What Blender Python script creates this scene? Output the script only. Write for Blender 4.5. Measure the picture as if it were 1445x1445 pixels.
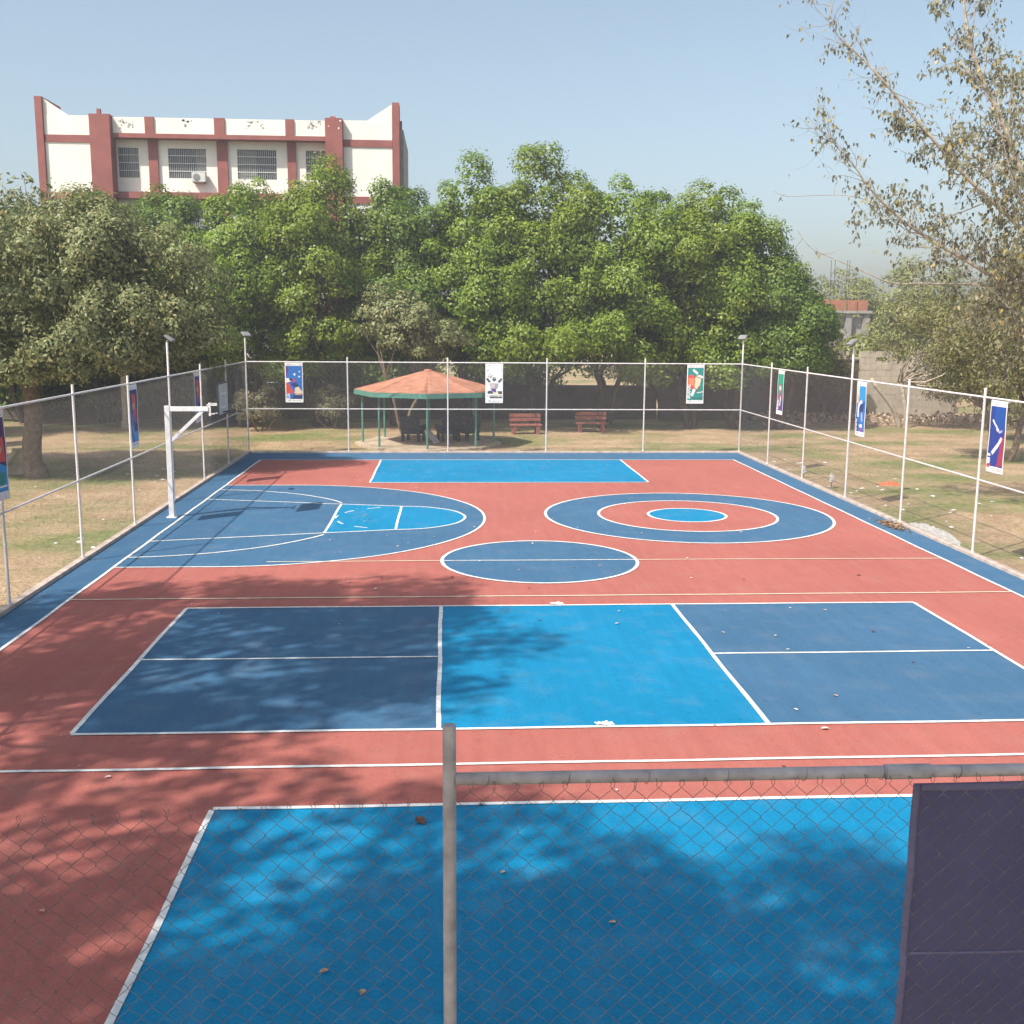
import bpy, math, random
import numpy as np
from mathutils import Vector, Matrix

for o in list(bpy.data.objects):
    bpy.data.objects.remove(o)
sc = bpy.context.scene
col = sc.collection
R = math.radians
random.seed(7)
rng = np.random.default_rng(7)

# ------------------------------------------------------------------ camera
CAM = Vector((-2.015, -13.12, 5.09)); YAW, PITCH, ROLL = 0.0608, 0.1717, 0.0072
fw = Vector((math.sin(YAW) * math.cos(PITCH), math.cos(YAW) * math.cos(PITCH), -math.sin(PITCH)))
rt = Vector((math.cos(YAW), -math.sin(YAW), 0)); up = rt.cross(fw)
r2 = rt * math.cos(ROLL) + up * math.sin(ROLL); u2 = up * math.cos(ROLL) - rt * math.sin(ROLL)
cd = bpy.data.cameras.new('camera'); cam = bpy.data.objects.new('camera', cd); col.objects.link(cam)
M4 = Matrix((r2, u2, -fw)).transposed().to_4x4(); M4.translation = CAM
cam.matrix_world = M4
cd.sensor_width = 36; cd.lens = 1527.5 / 1445 * 36; cd.clip_end = 3000; cd.clip_start = 0.05
sc.camera = cam

# ------------------------------------------------------------------ sky and sun
SUN_EL, SUN_AZ = R(51.1), math.atan2(-0.633, -0.50)
w = bpy.data.worlds.new('World'); sc.world = w; w.use_nodes = True
nt = w.node_tree; bg = nt.nodes['Background']
sky = nt.nodes.new('ShaderNodeTexSky'); sky.sky_type = 'NISHITA'; sky.sun_disc = False
sky.sun_elevation = SUN_EL; sky.sun_rotation = SUN_AZ
sky.air_density = 1.0; sky.dust_density = 2.6; sky.ozone_density = 1.3; sky.altitude = 0
hs = nt.nodes.new('ShaderNodeHueSaturation'); hs.inputs['Saturation'].default_value = 0.80; hs.inputs['Hue'].default_value = 0.486; hs.inputs['Value'].default_value = 1.04
nt.links.new(sky.outputs[0], hs.inputs['Color']); nt.links.new(hs.outputs[0], bg.inputs[0]); bg.inputs[1].default_value = 0.138
sl = bpy.data.lights.new('sun', 'SUN'); so = bpy.data.objects.new('sun', sl); col.objects.link(so)
sl.energy = 5.0; sl.angle = R(0.75); sl.color = (1, 0.95, 0.87)
sd = Vector((math.sin(SUN_AZ) * math.cos(SUN_EL), math.cos(SUN_AZ) * math.cos(SUN_EL), math.sin(SUN_EL)))
so.rotation_euler = (-sd).to_track_quat('-Z', 'Y').to_euler(); so.location = (-20, -20, 40)
sc.view_settings.view_transform = 'Standard'; sc.view_settings.look = 'None'
sc.view_settings.exposure = 0.38; sc.view_settings.gamma = 1.0
sc.view_settings.use_curve_mapping = False

# ------------------------------------------------------------------ materials
MATS = {}
def mat(name, c, rough=0.75, var=0.12, scale=3.0, bump=0.0, bscale=60, c2=None, spec=0.3, metal=0.0, detail=5, alpha=None):
    if name in MATS: return MATS[name]
    m = bpy.data.materials.new(name); m.use_nodes = True
    t = m.node_tree; b = t.nodes['Principled BSDF']; L = t.links.new
    b.inputs['Roughness'].default_value = rough; b.inputs['Metallic'].default_value = metal
    b.inputs['Specular IOR Level'].default_value = spec
    tc = t.nodes.new('ShaderNodeTexCoord')
    n = t.nodes.new('ShaderNodeTexNoise'); n.inputs['Scale'].default_value = scale; n.inputs['Detail'].default_value = detail
    L(tc.outputs['Object'], n.inputs['Vector'])
    r = t.nodes.new('ShaderNodeValToRGB'); r.color_ramp.elements[0].position = 0.3; r.color_ramp.elements[1].position = 0.7
    a = tuple(max(0, x * (1 - var)) for x in c) + (1,)
    z = (tuple(c2) if c2 else tuple(min(1, x * (1 + var)) for x in c)) + (1,)
    r.color_ramp.elements[0].color = a; r.color_ramp.elements[1].color = z
    L(n.outputs['Fac'], r.inputs['Fac']); L(r.outputs['Color'], b.inputs['Base Color'])
    if bump:
        n2 = t.nodes.new('ShaderNodeTexNoise'); n2.inputs['Scale'].default_value = bscale; n2.inputs['Detail'].default_value = 4
        L(tc.outputs['Object'], n2.inputs['Vector'])
        bp = t.nodes.new('ShaderNodeBump'); bp.inputs['Strength'].default_value = bump; bp.inputs['Distance'].default_value = 0.02
        L(n2.outputs['Fac'], bp.inputs['Height']); L(bp.outputs['Normal'], b.inputs['Normal'])
    if alpha is not None: b.inputs['Alpha'].default_value = alpha
    MATS[name] = m
    return m

def leafmat(name, cols, trans=0.3):
    m = bpy.data.materials.new(name); m.use_nodes = True
    t = m.node_tree; L = t.links.new; t.nodes.remove(t.nodes['Principled BSDF'])
    g = t.nodes.new('ShaderNodeNewGeometry'); r = t.nodes.new('ShaderNodeValToRGB')
    e = r.color_ramp.elements
    while len(e) < len(cols): e.new(0.5)
    for i, (p, c) in enumerate(cols): e[i].position = p; e[i].color = tuple(c) + (1,)
    L(g.outputs['Random Per Island'], r.inputs['Fac'])
    d = t.nodes.new('ShaderNodeBsdfDiffuse'); tr = t.nodes.new('ShaderNodeBsdfTranslucent'); gl = t.nodes.new('ShaderNodeBsdfGlossy')
    gl.inputs['Roughness'].default_value = 0.45; gl.inputs['Color'].default_value = (1, 1, 1, 1)
    mx = t.nodes.new('ShaderNodeMixShader'); mx.inputs[0].default_value = trans
    m2 = t.nodes.new('ShaderNodeMixShader'); m2.inputs[0].default_value = 0.02
    L(r.outputs[0], d.inputs[0]); L(r.outputs[0], tr.inputs[0])
    L(d.outputs[0], mx.inputs[1]); L(tr.outputs[0], mx.inputs[2]); L(mx.outputs[0], m2.inputs[1]); L(gl.outputs[0], m2.inputs[2])
    L(m2.outputs[0], t.nodes['Material Output'].inputs['Surface'])
    MATS[name] = m
    return m

def courtmat(name, c):
    """rolled acrylic court paint: dusty fading, fine sand grain, dark specks"""
    m = bpy.data.materials.new(name); m.use_nodes = True
    t = m.node_tree; b = t.nodes['Principled BSDF']; L = t.links.new
    b.inputs['Roughness'].default_value = 0.72; b.inputs['Specular IOR Level'].default_value = 0.2
    tc = t.nodes.new('ShaderNodeTexCoord')
    def noise(s, d=5):
        n = t.nodes.new('ShaderNodeTexNoise'); n.inputs['Scale'].default_value = s; n.inputs['Detail'].default_value = d
        L(tc.outputs['Object'], n.inputs['Vector']); return n
    def ramp(src, p0, p1, c0, c1):
        r = t.nodes.new('ShaderNodeValToRGB'); e = r.color_ramp.elements
        e[0].position = p0; e[1].position = p1; e[0].color = c0; e[1].color = c1
        L(src.outputs['Fac'], r.inputs['Fac']); return r
    base = ramp(noise(0.35, 6), 0.3, 0.75, tuple(x * 0.93 for x in c) + (1,), tuple(min(1, x * 1.05 + 0.004) for x in c) + (1,))
    dust = ramp(noise(1.7, 8), 0.5, 0.85, (0, 0, 0, 1), (0.12, 0.12, 0.12, 1))
    mx = t.nodes.new('ShaderNodeMixRGB'); mx.inputs['Color2'].default_value = (0.42, 0.36, 0.30, 1)
    L(dust.outputs[0], mx.inputs['Fac']); L(base.outputs[0], mx.inputs['Color1'])
    grain = ramp(noise(55, 3), 0.3, 0.7, (0.82, 0.82, 0.82, 1), (1.12, 1.12, 1.12, 1))
    scuff = ramp(noise(7, 10), 0.62, 0.74, (1, 1, 1, 1), (0.80, 0.79, 0.78, 1))
    streak = t.nodes.new('ShaderNodeTexNoise'); streak.inputs['Scale'].default_value = 1.1; streak.inputs['Detail'].default_value = 6
    mpp = t.nodes.new('ShaderNodeMapping'); mpp.inputs['Scale'].default_value = (6, 0.5, 1); mpp.inputs['Rotation'].default_value = (0, 0, 0.2); L(tc.outputs['Object'], mpp.inputs['Vector']); L(mpp.outputs[0], streak.inputs['Vector'])
    st2 = ramp(streak, 0.35, 0.7, (0.94, 0.94, 0.94, 1), (1.05, 1.05, 1.05, 1))
    mm = t.nodes.new('ShaderNodeMixRGB'); mm.blend_type = 'MULTIPLY'; mm.inputs['Fac'].default_value = 1
    L(scuff.outputs[0], mm.inputs['Color1']); L(st2.outputs[0], mm.inputs['Color2'])
    m3 = t.nodes.new('ShaderNodeMixRGB'); m3.blend_type = 'MULTIPLY'; m3.inputs['Fac'].default_value = 1
    L(mx.outputs[0], m3.inputs['Color1']); L(mm.outputs[0], m3.inputs['Color2'])
    mu = t.nodes.new('ShaderNodeMixRGB'); mu.blend_type = 'MULTIPLY'; mu.inputs['Fac'].default_value = 1
    L(m3.outputs[0], mu.inputs['Color1']); L(grain.outputs[0], mu.inputs['Color2']); L(mu.outputs[0], b.inputs['Base Color'])
    bp = t.nodes.new('ShaderNodeBump'); bp.inputs['Strength'].default_value = 0.25; bp.inputs['Distance'].default_value = 0.004
    L(noise(140, 2).outputs['Fac'], bp.inputs['Height']); L(bp.outputs['Normal'], b.inputs['Normal'])
    MATS[name] = m
    return m

def groundmat():
    m = bpy.data.materials.new('dry_ground'); m.use_nodes = True
    t = m.node_tree; b = t.nodes['Principled BSDF']; L = t.links.new
    b.inputs['Roughness'].default_value = 0.95; b.inputs['Specular IOR Level'].default_value = 0.1
    tc = t.nodes.new('ShaderNodeTexCoord')
    def noise(s, d=6, sy=1.0):
        n = t.nodes.new('ShaderNodeTexNoise'); n.inputs['Scale'].default_value = s; n.inputs['Detail'].default_value = d
        mp = t.nodes.new('ShaderNodeMapping'); mp.inputs['Scale'].default_value = (1, sy, 1)
        L(tc.outputs['Object'], mp.inputs['Vector']); L(mp.outputs[0], n.inputs['Vector']); return n
    def ramp(src, p0, p1, c0, c1):
        r = t.nodes.new('ShaderNodeValToRGB'); e = r.color_ramp.elements
        e[0].position = p0; e[1].position = p1; e[0].color = c0; e[1].color = c1
        L(src.outputs['Fac'], r.inputs['Fac']); return r
    sand = ramp(noise(0.8), 0.3, 0.7, (0.33, 0.22, 0.125, 1), (0.48, 0.345, 0.21, 1))
    grass = ramp(noise(3.5), 0.3, 0.7, (0.125, 0.155, 0.045, 1), (0.26, 0.26, 0.095, 1))
    mask = ramp(noise(0.17, 7, 1.6), 0.46, 0.61, (0, 0, 0, 1), (1, 1, 1, 1))
    mx = t.nodes.new('ShaderNodeMixRGB'); L(mask.outputs[0], mx.inputs['Fac']); L(sand.outputs[0], mx.inputs['Color1']); L(grass.outputs[0], mx.inputs['Color2'])
    grain = ramp(noise(9, 8), 0.25, 0.75, (0.6, 0.6, 0.6, 1), (1.3, 1.3, 1.3, 1))
    mu = t.nodes.new('ShaderNodeMixRGB'); mu.blend_type = 'MULTIPLY'; mu.inputs['Fac'].default_value = 1
    L(mx.outputs[0], mu.inputs['Color1']); L(grain.outputs[0], mu.inputs['Color2']); L(mu.outputs[0], b.inputs['Base Color'])
    bp = t.nodes.new('ShaderNodeBump'); bp.inputs['Strength'].default_value = 0.8; bp.inputs['Distance'].default_value = 0.06
    L(noise(12, 8).outputs['Fac'], bp.inputs['Height']); L(bp.outputs['Normal'], b.inputs['Normal'])
    return m

C_RED = courtmat('court_red', (0.39, 0.122, 0.098))
C_BLUE = courtmat('court_steel_blue', (0.050, 0.132, 0.235))
C_SKY = courtmat('court_bright_blue', (0.0015, 0.20, 0.385))
WHITE_LINE = mat('line_white', (0.74, 0.73, 0.70), 0.6, 0.22, 11, detail=9, c2=(0.84, 0.83, 0.81))
CREAM_LINE = mat('line_cream', (0.74, 0.62, 0.46), 0.6, 0.12, 6)
PIPE = mat('white_pipe', (0.78, 0.74, 0.72), 0.45, 0.14, 5, 0.05, 30, spec=0.4)
GALV = mat('weathered_galvanised_pipe', (0.36, 0.34, 0.36), 0.55, 0.25, 14, 0.1, 60)
WIRE = mat('galvanised_wire', (0.36, 0.34, 0.33), 0.45, 0.25, 8, metal=0.5)
RUSTW = mat('dull_rusty_wire', (0.19, 0.16, 0.165), 0.5, 0.45, 25, metal=0.5)
KERB = mat('kerb_concrete', (0.50, 0.40, 0.34), 0.85, 0.25, 4, 0.3, 30)
GROUND = groundmat()
BARK = mat('grey_brown_bark', (0.17, 0.125, 0.085), 0.95, 0.4, 7, 0.9, 18)
PALEBARK = mat('pale_bark', (0.42, 0.355, 0.27), 0.9, 0.3, 7, 0.6, 20)
DARKBARK = mat('dark_bark', (0.085, 0.062, 0.045), 0.95, 0.4, 7, 0.9, 18)
L_FICUS = leafmat('fresh_green_leaves', [(0, (0.115, 0.190, 0.020)), (0.4, (0.180, 0.275, 0.028)), (0.85, (0.265, 0.360, 0.042)), (1, (0.33, 0.40, 0.06))], 0.38)
L_FICUSY = leafmat('yellow_green_leaves', [(0, (0.115, 0.175, 0.016)), (0.4, (0.180, 0.260, 0.024)), (0.85, (0.265, 0.335, 0.036)), (1, (0.34, 0.38, 0.055))], 0.38)
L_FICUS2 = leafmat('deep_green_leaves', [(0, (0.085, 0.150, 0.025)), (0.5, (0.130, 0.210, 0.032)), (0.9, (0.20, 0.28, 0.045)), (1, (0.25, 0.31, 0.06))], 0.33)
L_OLIVE = leafmat('dusty_olive_leaves', [(0, (0.140, 0.170, 0.060)), (0.5, (0.225, 0.250, 0.098)), (0.86, (0.35, 0.35, 0.165)), (0.975, (0.38, 0.35, 0.15)), (1, (0.40, 0.30, 0.09))], 0.3)
L_PEEPAL = leafmat('sparse_dull_leaves', [(0, (0.14, 0.14, 0.085)), (0.55, (0.24, 0.23, 0.135)), (0.82, (0.34, 0.31, 0.18)), (0.94, (0.46, 0.38, 0.18)), (1, (0.50, 0.38, 0.10))], 0.35)
L_DRYBUSH = leafmat('dry_olive_leaves', [(0, (0.14, 0.145, 0.050)), (0.6, (0.22, 0.215, 0.078)), (1, (0.34, 0.30, 0.12))], 0.35)

L_FAR = leafmat('far_olive_green_leaves', [(0, (0.19, 0.21, 0.055)), (0.6, (0.27, 0.285, 0.08)), (1, (0.37, 0.36, 0.12))], 0.35)

# ------------------------------------------------------------------ mesh helpers
class MB:
    def __init__(self): self.v = []; self.f = []; self.mi = []
    def add(self, vs, fs, mi=0):
        b = len(self.v); self.v.extend(vs); self.f.extend([tuple(i + b for i in f) for f in fs]); self.mi.extend([mi] * len(fs)); return self
    def box(self, x0, x1, y0, y1, z0, z1, mi=0):
        vs = [(x, y, z) for z in (z0, z1) for y in (y0, y1) for x in (x0, x1)]
        return self.add(vs, [(0, 2, 3, 1), (4, 5, 7, 6), (0, 1, 5, 4), (2, 6, 7, 3), (0, 4, 6, 2), (1, 3, 7, 5)], mi)
    def tube(self, pts, rad, n=8, caps=True, mi=0, roll=0.0):
        pts = [Vector(p) for p in pts]
        if not hasattr(rad, '__len__'): rad = [rad] * len(pts)
        b = len(self.v); prev = None
        for i, p in enumerate(pts):
            d = (pts[min(i + 1, len(pts) - 1)] - pts[max(i - 1, 0)]).normalized()
            if prev is None:
                a = Vector((0, 0, 1)) if abs(d.z) < 0.9 else Vector((1, 0, 0))
                s = d.cross(a).normalized()
            else: s = (prev - d * prev.dot(d)).normalized()
            prev = s; q = d.cross(s)
            for k in range(n):
                an = roll + 2 * math.pi * k / n
                self.v.append(tuple(p + (s * math.cos(an) + q * math.sin(an)) * rad[i]))
        for i in range(len(pts) - 1):
            for k in range(n):
                k2 = (k + 1) % n
                self.f.append((b + i * n + k, b + i * n + k2, b + (i + 1) * n + k2, b + (i + 1) * n + k)); self.mi.append(mi)
        if caps:
            self.f.append(tuple(b + k for k in reversed(range(n)))); self.mi.append(mi)
            e = b + (len(pts) - 1) * n
            self.f.append(tuple(e + k for k in range(n))); self.mi.append(mi)
        return self
    def bar(self, p, q, wd, ht, mi=0):
        p, q = Vector(p), Vector(q); d = (q - p).normalized()
        a = Vector((0, 0, 1)) if abs(d.z) < 0.99 else Vector((0, 1, 0))
        s = d.cross(a).normalized() * wd / 2; t = s.normalized().cross(d) * ht / 2
        vs = [tuple(e + i * s + j * t) for e in (p, q) for i, j in ((-1, -1), (1, -1), (1, 1), (-1, 1))]
        return self.add(vs, [(0, 1, 2, 3), (7, 6, 5, 4), (0, 4, 5, 1), (1, 5, 6, 2), (2, 6, 7, 3), (3, 7, 4, 0)], mi)
    def prism(self, poly, z0, z1, mi=0):
        n = len(poly)
        vs = [(x, y, z0) for x, y in poly] + [(x, y, z1) for x, y in poly]
        fs = [tuple(reversed(range(n))), tuple(range(n, 2 * n))] + [(i, (i + 1) % n, n + (i + 1) % n, n + i) for i in range(n)]
        return self.add(vs, fs, mi)
    def build(self, name, m, parent=None, smooth=False, bevel=0.0):
        me = bpy.data.meshes.new(name); me.from_pydata([tuple(v) for v in self.v], [], self.f)
        for x in (m if isinstance(m, (list, tuple)) else [m]): me.materials.append(x)
        me.polygons.foreach_set('material_index', self.mi)
        if smooth: me.polygons.foreach_set('use_smooth', [True] * len(me.polygons))
        me.update()
        o = bpy.data.objects.new(name, me); col.objects.link(o); o.parent = parent
        if bevel:
            bv = o.modifiers.new('bevel', 'BEVEL'); bv.width = bevel; bv.segments = 2; bv.limit_method = 'ANGLE'
        return o

def tag(o, label, cat, group=None):
    o['label'] = label; o['category'] = cat
    if group: o['group'] = group
    return o
def thing(name, label, cat, loc=(0, 0, 0), rz=0.0, group=None):
    o = bpy.data.objects.new(name, None); col.objects.link(o); o.location = loc; o.rotation_euler = (0, 0, rz)
    o.empty_display_size = 0.2
    return tag(o, label, cat, group)
def struct(o): o['kind'] = 'structure'; return o
def copy_to(o, parent, loc=None, rz=None):
    c = o.copy(); col.objects.link(c); c.parent = parent
    if loc is not None: c.location = loc
    if rz is not None: c.rotation_euler = (0, 0, rz)
    return c

def quads_mesh(name, V, m, parent=None, k=4):
    """V: (N,k,3) array, one k-gon per row"""
    n = len(V); me = bpy.data.meshes.new(name)
    me.vertices.add(n * k); me.vertices.foreach_set('co', V.reshape(-1).astype(np.float32))
    me.loops.add(n * k); me.loops.foreach_set('vertex_index', np.arange(n * k, dtype=np.int32))
    me.polygons.add(n); me.polygons.foreach_set('loop_start', np.arange(0, n * k, k, dtype=np.int32))
    me.polygons.foreach_set('loop_total', np.full(n, k, dtype=np.int32))
    me.materials.append(m); me.update(calc_edges=True)
    o = bpy.data.objects.new(name, me); col.objects.link(o); o.parent = parent
    return o

# ------------------------------------------------------------------ ground
g = MB()
g.add([(-600, -250, -0.03), (600, -250, -0.03), (600, 900, -0.03), (-600, 900, -0.03)], [(0, 1, 2, 3)])
struct(g.build('ground', GROUND))

# ------------------------------------------------------------------ court
FX, FY0, FY1 = 9.85, -9.7, 30.1
c = MB(); c.box(-9.78, 9.78, FY0 + 0.07, FY1 - 0.07, -0.12, 0.0)
court = struct(c.build('sports_court', C_BLUE))
def zone(poly, z, m):
    b = MB(); b.add([(x, y, z) for x, y in poly], [tuple(range(len(poly)))]); return b.build('painted_zone', m, court)
def rect(x0, x1, y0, y1): return [(x0, y0), (x1, y0), (x1, y1), (x0, y1)]
def circ(cx, cy, r, n=96): return [(cx + r * math.cos(2 * math.pi * i / n), cy + r * math.sin(2 * math.pi * i / n)) for i in range(n)]
def arc(cx, cy, r, a0, a1, n=48): return [(cx + r * math.cos(R(a0 + (a1 - a0) * i / n)), cy + r * math.sin(R(a0 + (a1 - a0) * i / n))) for i in range(n + 1)]
ZL = 0.016
def line(pts, wd=0.065, m=None, closed=False, z=ZL):
    """a painted line: a strip with slightly uneven, hand-taped edges"""
    P = []
    src = pts + ([pts[0]] if closed else [])
    for (a, b_) in zip(src[:-1], src[1:]):
        L = math.dist(a, b_); n = max(1, int(L / 0.35))
        P += [(a[0] + (b_[0] - a[0]) * i / n, a[1] + (b_[1] - a[1]) * i / n) for i in range(n)]
    if not closed: P.append(src[-1])
    N = len(P); vs = []; ph = random.random() * 9
    for i, p in enumerate(P):
        q0 = P[(i - 1) % N] if closed or i else P[0]; q1 = P[(i + 1) % N] if closed or i < N - 1 else P[-1]
        dx, dy = q1[0] - q0[0], q1[1] - q0[1]; l = math.hypot(dx, dy) or 1
        wob = 0.006 * math.sin(i * 0.7 + ph) if not closed else 0
        for s in (1, -1):
            h = wd / 2 + random.uniform(-0.003, 0.003)
            vs.append((p[0] - dy / l * (s * h + wob), p[1] + dx / l * (s * h + wob), z))
    fs = [(2 * i + 1, 2 * ((i + 1) % N) + 1, 2 * ((i + 1) % N), 2 * i) for i in range(N if closed else N - 1)]
    b = MB(); b.add(vs, fs); return b.build('painted_line', m or WHITE_LINE, court)

CX, CY = 0.0, 9.95
zone(rect(-9.0, 9.0, -8.2, 27.75), 0.004, C_RED)
# basketball half court with its baseline along the left side
HY = 15.35
Dp = [(-9.0, HY - 5.87)] + arc(-6.88, HY, 5.87, -90, 90) + [(-9.0, HY + 5.87)]
zone(Dp, 0.008, C_BLUE)
tongue = [(-5.02, HY - 2.15)] + arc(-3.3, HY, 1.76, -90, 90) + [(-5.02, HY + 2.15)]
zone(tongue, 0.012, C_SKY)
TX, TY = 4.5, 15.55
zone(circ(TX, TY, 3.85), 0.008, C_BLUE); zone(circ(TX, TY, 2.4), 0.0105, C_RED); zone(circ(TX, TY, 1.05), 0.013, C_SKY)
zone(circ(CX, CY, 2.13), 0.008, C_BLUE)
zone(rect(-4.5, 4.6, 21.75, 27.75), 0.008, C_SKY); zone(rect(-4.5, 4.6, -8.2, -2.2), 0.008, C_SKY)
zone(rect(-6.705, -2.135, 0, 6.1), 0.008, C_BLUE); zone(rect(2.135, 6.705, 0, 6.1), 0.008, C_BLUE); zone(rect(-2.135, 2.135, 0, 6.1), 0.008, C_SKY)
# white lines (ends butt short of the crossing line so that no two lie in one plane)
hw = 0.0325
line([(-9, -8.2), (-9, 27.75)]); line([(9, -8.2), (9, 27.75)])
line([(-9 + hw, 27.75 - hw), (9 - hw, 27.75 - hw)]); line([(-9 + hw, -8.2 + hw), (9 - hw, -8.2 + hw)])
line([(-9 + hw, HY - 5.87)] + arc(-6.88, HY, 5.87, -90, 90) + [(-9 + hw, HY + 5.87)], z=0.0155)
line([(-9 + hw, HY - 4.9)] + arc(-9.3, HY, 4.9, -86, -29, 30), z=0.017); line(arc(-9.3, HY, 4.9, 29, 86, 30), z=0.017)
line([(-9 + hw, HY - 3.1), (-5.02 - hw, HY - 2.17)]); line([(-9 + hw, HY + 3.1), (-5.02 - hw, HY + 2.17)])
line([(-5.02, HY - 2.2), (-5.02, HY + 2.2)], z=0.0175)
line([(-5.02 + hw, HY - 2.15)] + arc(-3.3, HY, 1.76, -90, 90) + [(-5.02 + hw, HY + 2.15)])
line([(-3.3, HY - 1.74), (-3.3, HY + 1.74)], z=0.0185)
for k in range(5): line(arc(-3.3, HY, 1.66, 110 + k * 30, 124 + k * 30, 6), 0.05, z=0.0142)
for r in (3.85, 2.4, 1.05): line(circ(TX, TY, r), 0.075, closed=True)
line(circ(CX, CY, 2.13), 0.075, closed=True)
line([(-2.13 + 0.037, CY), (2.13 - 0.037, CY)], 0.05)
line([(-5.9, CY - 0.02), (-2.17, CY)], 0.045, CREAM_LINE); line([(2.17, CY), (9 - hw, CY - 0.05)], 0.045, CREAM_LINE)
line([(-9 + hw, 6.78), (9 - hw, 6.82)], 0.05, CREAM_LINE)
line([(-9 + hw, -1.12), (9 - hw, -1.12)], 0.06)
for y in (21.75,): line([(-4.5, y), (4.6, y)]); line([(-4.5, y + hw), (-4.5, 27.75 - 2 * hw)]); line([(4.6, y + hw), (4.6, 27.75 - 2 * hw)])
line([(-4.5, -2.2), (4.6, -2.2)]); line([(-4.5, -2.2 - hw), (-4.5, -8.2 + 2 * hw)]); line([(4.6, -2.2 - hw), (4.6, -8.2 + 2 * hw)])
for y in (0, 6.1): line([(-6.705, y), (6.705, y)])
for x in (-6.705, -2.135, 2.135, 6.705): line([(x, hw), (x, 6.1 - hw)])
line([(-6.705 + hw, 3.05), (-2.135 - hw, 3.05)], 0.055); line([(2.135 + hw, 3.05), (6.705 - hw, 3.05)], 0.055)

# kerbs under the fence
k = MB()
k.box(-FX - 0.09, -FX + 0.07, FY0 - 0.09, FY1 + 0.09, -0.15, 0.075); k.box(FX - 0.07, FX + 0.09, FY0 - 0.09, FY1 + 0.09, -0.15, 0.075)
k.box(-FX + 0.07, FX - 0.07, FY1 - 0.07, FY1 + 0.09, -0.15, 0.072); k.box(-FX + 0.07, FX - 0.07, FY0 - 0.09, FY0 + 0.07, -0.15, 0.072)
struct(k.build('kerb', KERB, bevel=0.012))

# ------------------------------------------------------------------ fences
FH, MIDZ = 3.58, 1.74
def post_mesh(h, r, m, name='post'):
    b = MB(); b.tube([(0, 0, 0.0), (0, 0, h)], r, 12)
    for z in (0.075,): b.tube([(0, 0, z), (0, 0, z + 0.03)], r * 1.5, 12)
    o = b.build(name, m, smooth=False); me = o.data; bpy.data.objects.remove(o); return me
P_STD = post_mesh(3.78, 0.028, PIPE); P_TALL = post_mesh(4.52, 0.030, PIPE); P_NEAR = post_mesh(3.78, 0.0225, GALV)
def weave_mesh(W, H, d, r, m):
    """both families of diagonal wires, clipped to the bay; W along x"""
    b = MB()
    for s in (1, -1):
        off = -H
        n = int((W + H) / d) + 1
        for i in range(n):
            c0 = -H + i * d + d * 0.5
            t0 = max(0.0, -c0); t1 = min(H, W - c0)
            if t1 - t0 < 0.02: continue
            p = (c0 + t0, 0.0018 * s, t0); q = (c0 + t1, 0.0018 * s, t1)
            if s < 0: p = (W - p[0], p[1], p[2]); q = (W - q[0], q[1], q[2])
            b.tube([p, q], r, 3, caps=False)
    o = b.build('wire_mesh', m); me = o.data; bpy.data.objects.remove(o); return me
def place(me, name, parent, loc, rz=0.0):
    o = bpy.data.objects.new(name, me); col.objects.link(o); o.parent = parent; o.location = loc; o.rotation_euler = (0, 0, rz); return o
def rail_mesh(L, r, m):
    b = MB(); b.tube([(0, 0, 0), (L, 0, 0)], r, 10); o = b.build('rail', m); me = o.data; bpy.data.objects.remove(o); return me
SIDE_Y = [FY1 - (FY1 - FY0) / 10 * i for i in range(11)]
BACK_X = [-FX + 2 * FX / 5 * i for i in range(6)]
BAY_S, BAY_B = (FY1 - FY0) / 10, 2 * FX / 5
W_S = weave_mesh(BAY_S, FH - 0.1, 0.081, 0.0017, WIRE); W_B = weave_mesh(BAY_B, FH - 0.1, 0.081, 0.0017, WIRE)
R_S = rail_mesh(BAY_S, 0.021, PIPE); R_B = rail_mesh(BAY_B, 0.022, PIPE)
def side_fence(sx, label):
    t = thing('chain_link_fence', label, 'fence', (sx * FX, FY0, 0), 0, 'fences round the court')
    for i, y in enumerate(SIDE_Y):
        if i == 0 or i == 10: continue
        place(P_TALL if i == 3 else P_STD, 'post', t, (0, y - FY0, 0))
    for i in range(10):
        y = SIDE_Y[i + 1] - FY0
        place(R_S, 'top_rail', t, (0, y, FH), R(90)); place(R_S, 'middle_rail', t, (0, y, MIDZ), R(90))
        place(W_S, 'wire_mesh', t, (-0.04 * sx, y, 0.09), R(90))
    return t
side_fence(-1, 'tall white pipe and chain link fence beside the basketball hoop')
side_fence(1, 'tall white pipe and chain link fence along the side with rubble beyond')
bf = thing('chain_link_fence', 'tall white pipe and chain link fence in front of the gazebo', 'fence', (0, FY1, 0), 0, 'fences round the court')
for i, x in enumerate(BACK_X): place(P_TALL if i in (0, 5) else P_STD, 'post', bf, (x, 0, 0))
for i in range(5):
    place(R_B, 'top_rail', bf, (BACK_X[i], 0, FH)); place(R_B, 'middle_rail', bf, (BACK_X[i], 0, MIDZ)); place(W_B, 'wire_mesh', bf, (BACK_X[i], -0.04, 0.09))

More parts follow.
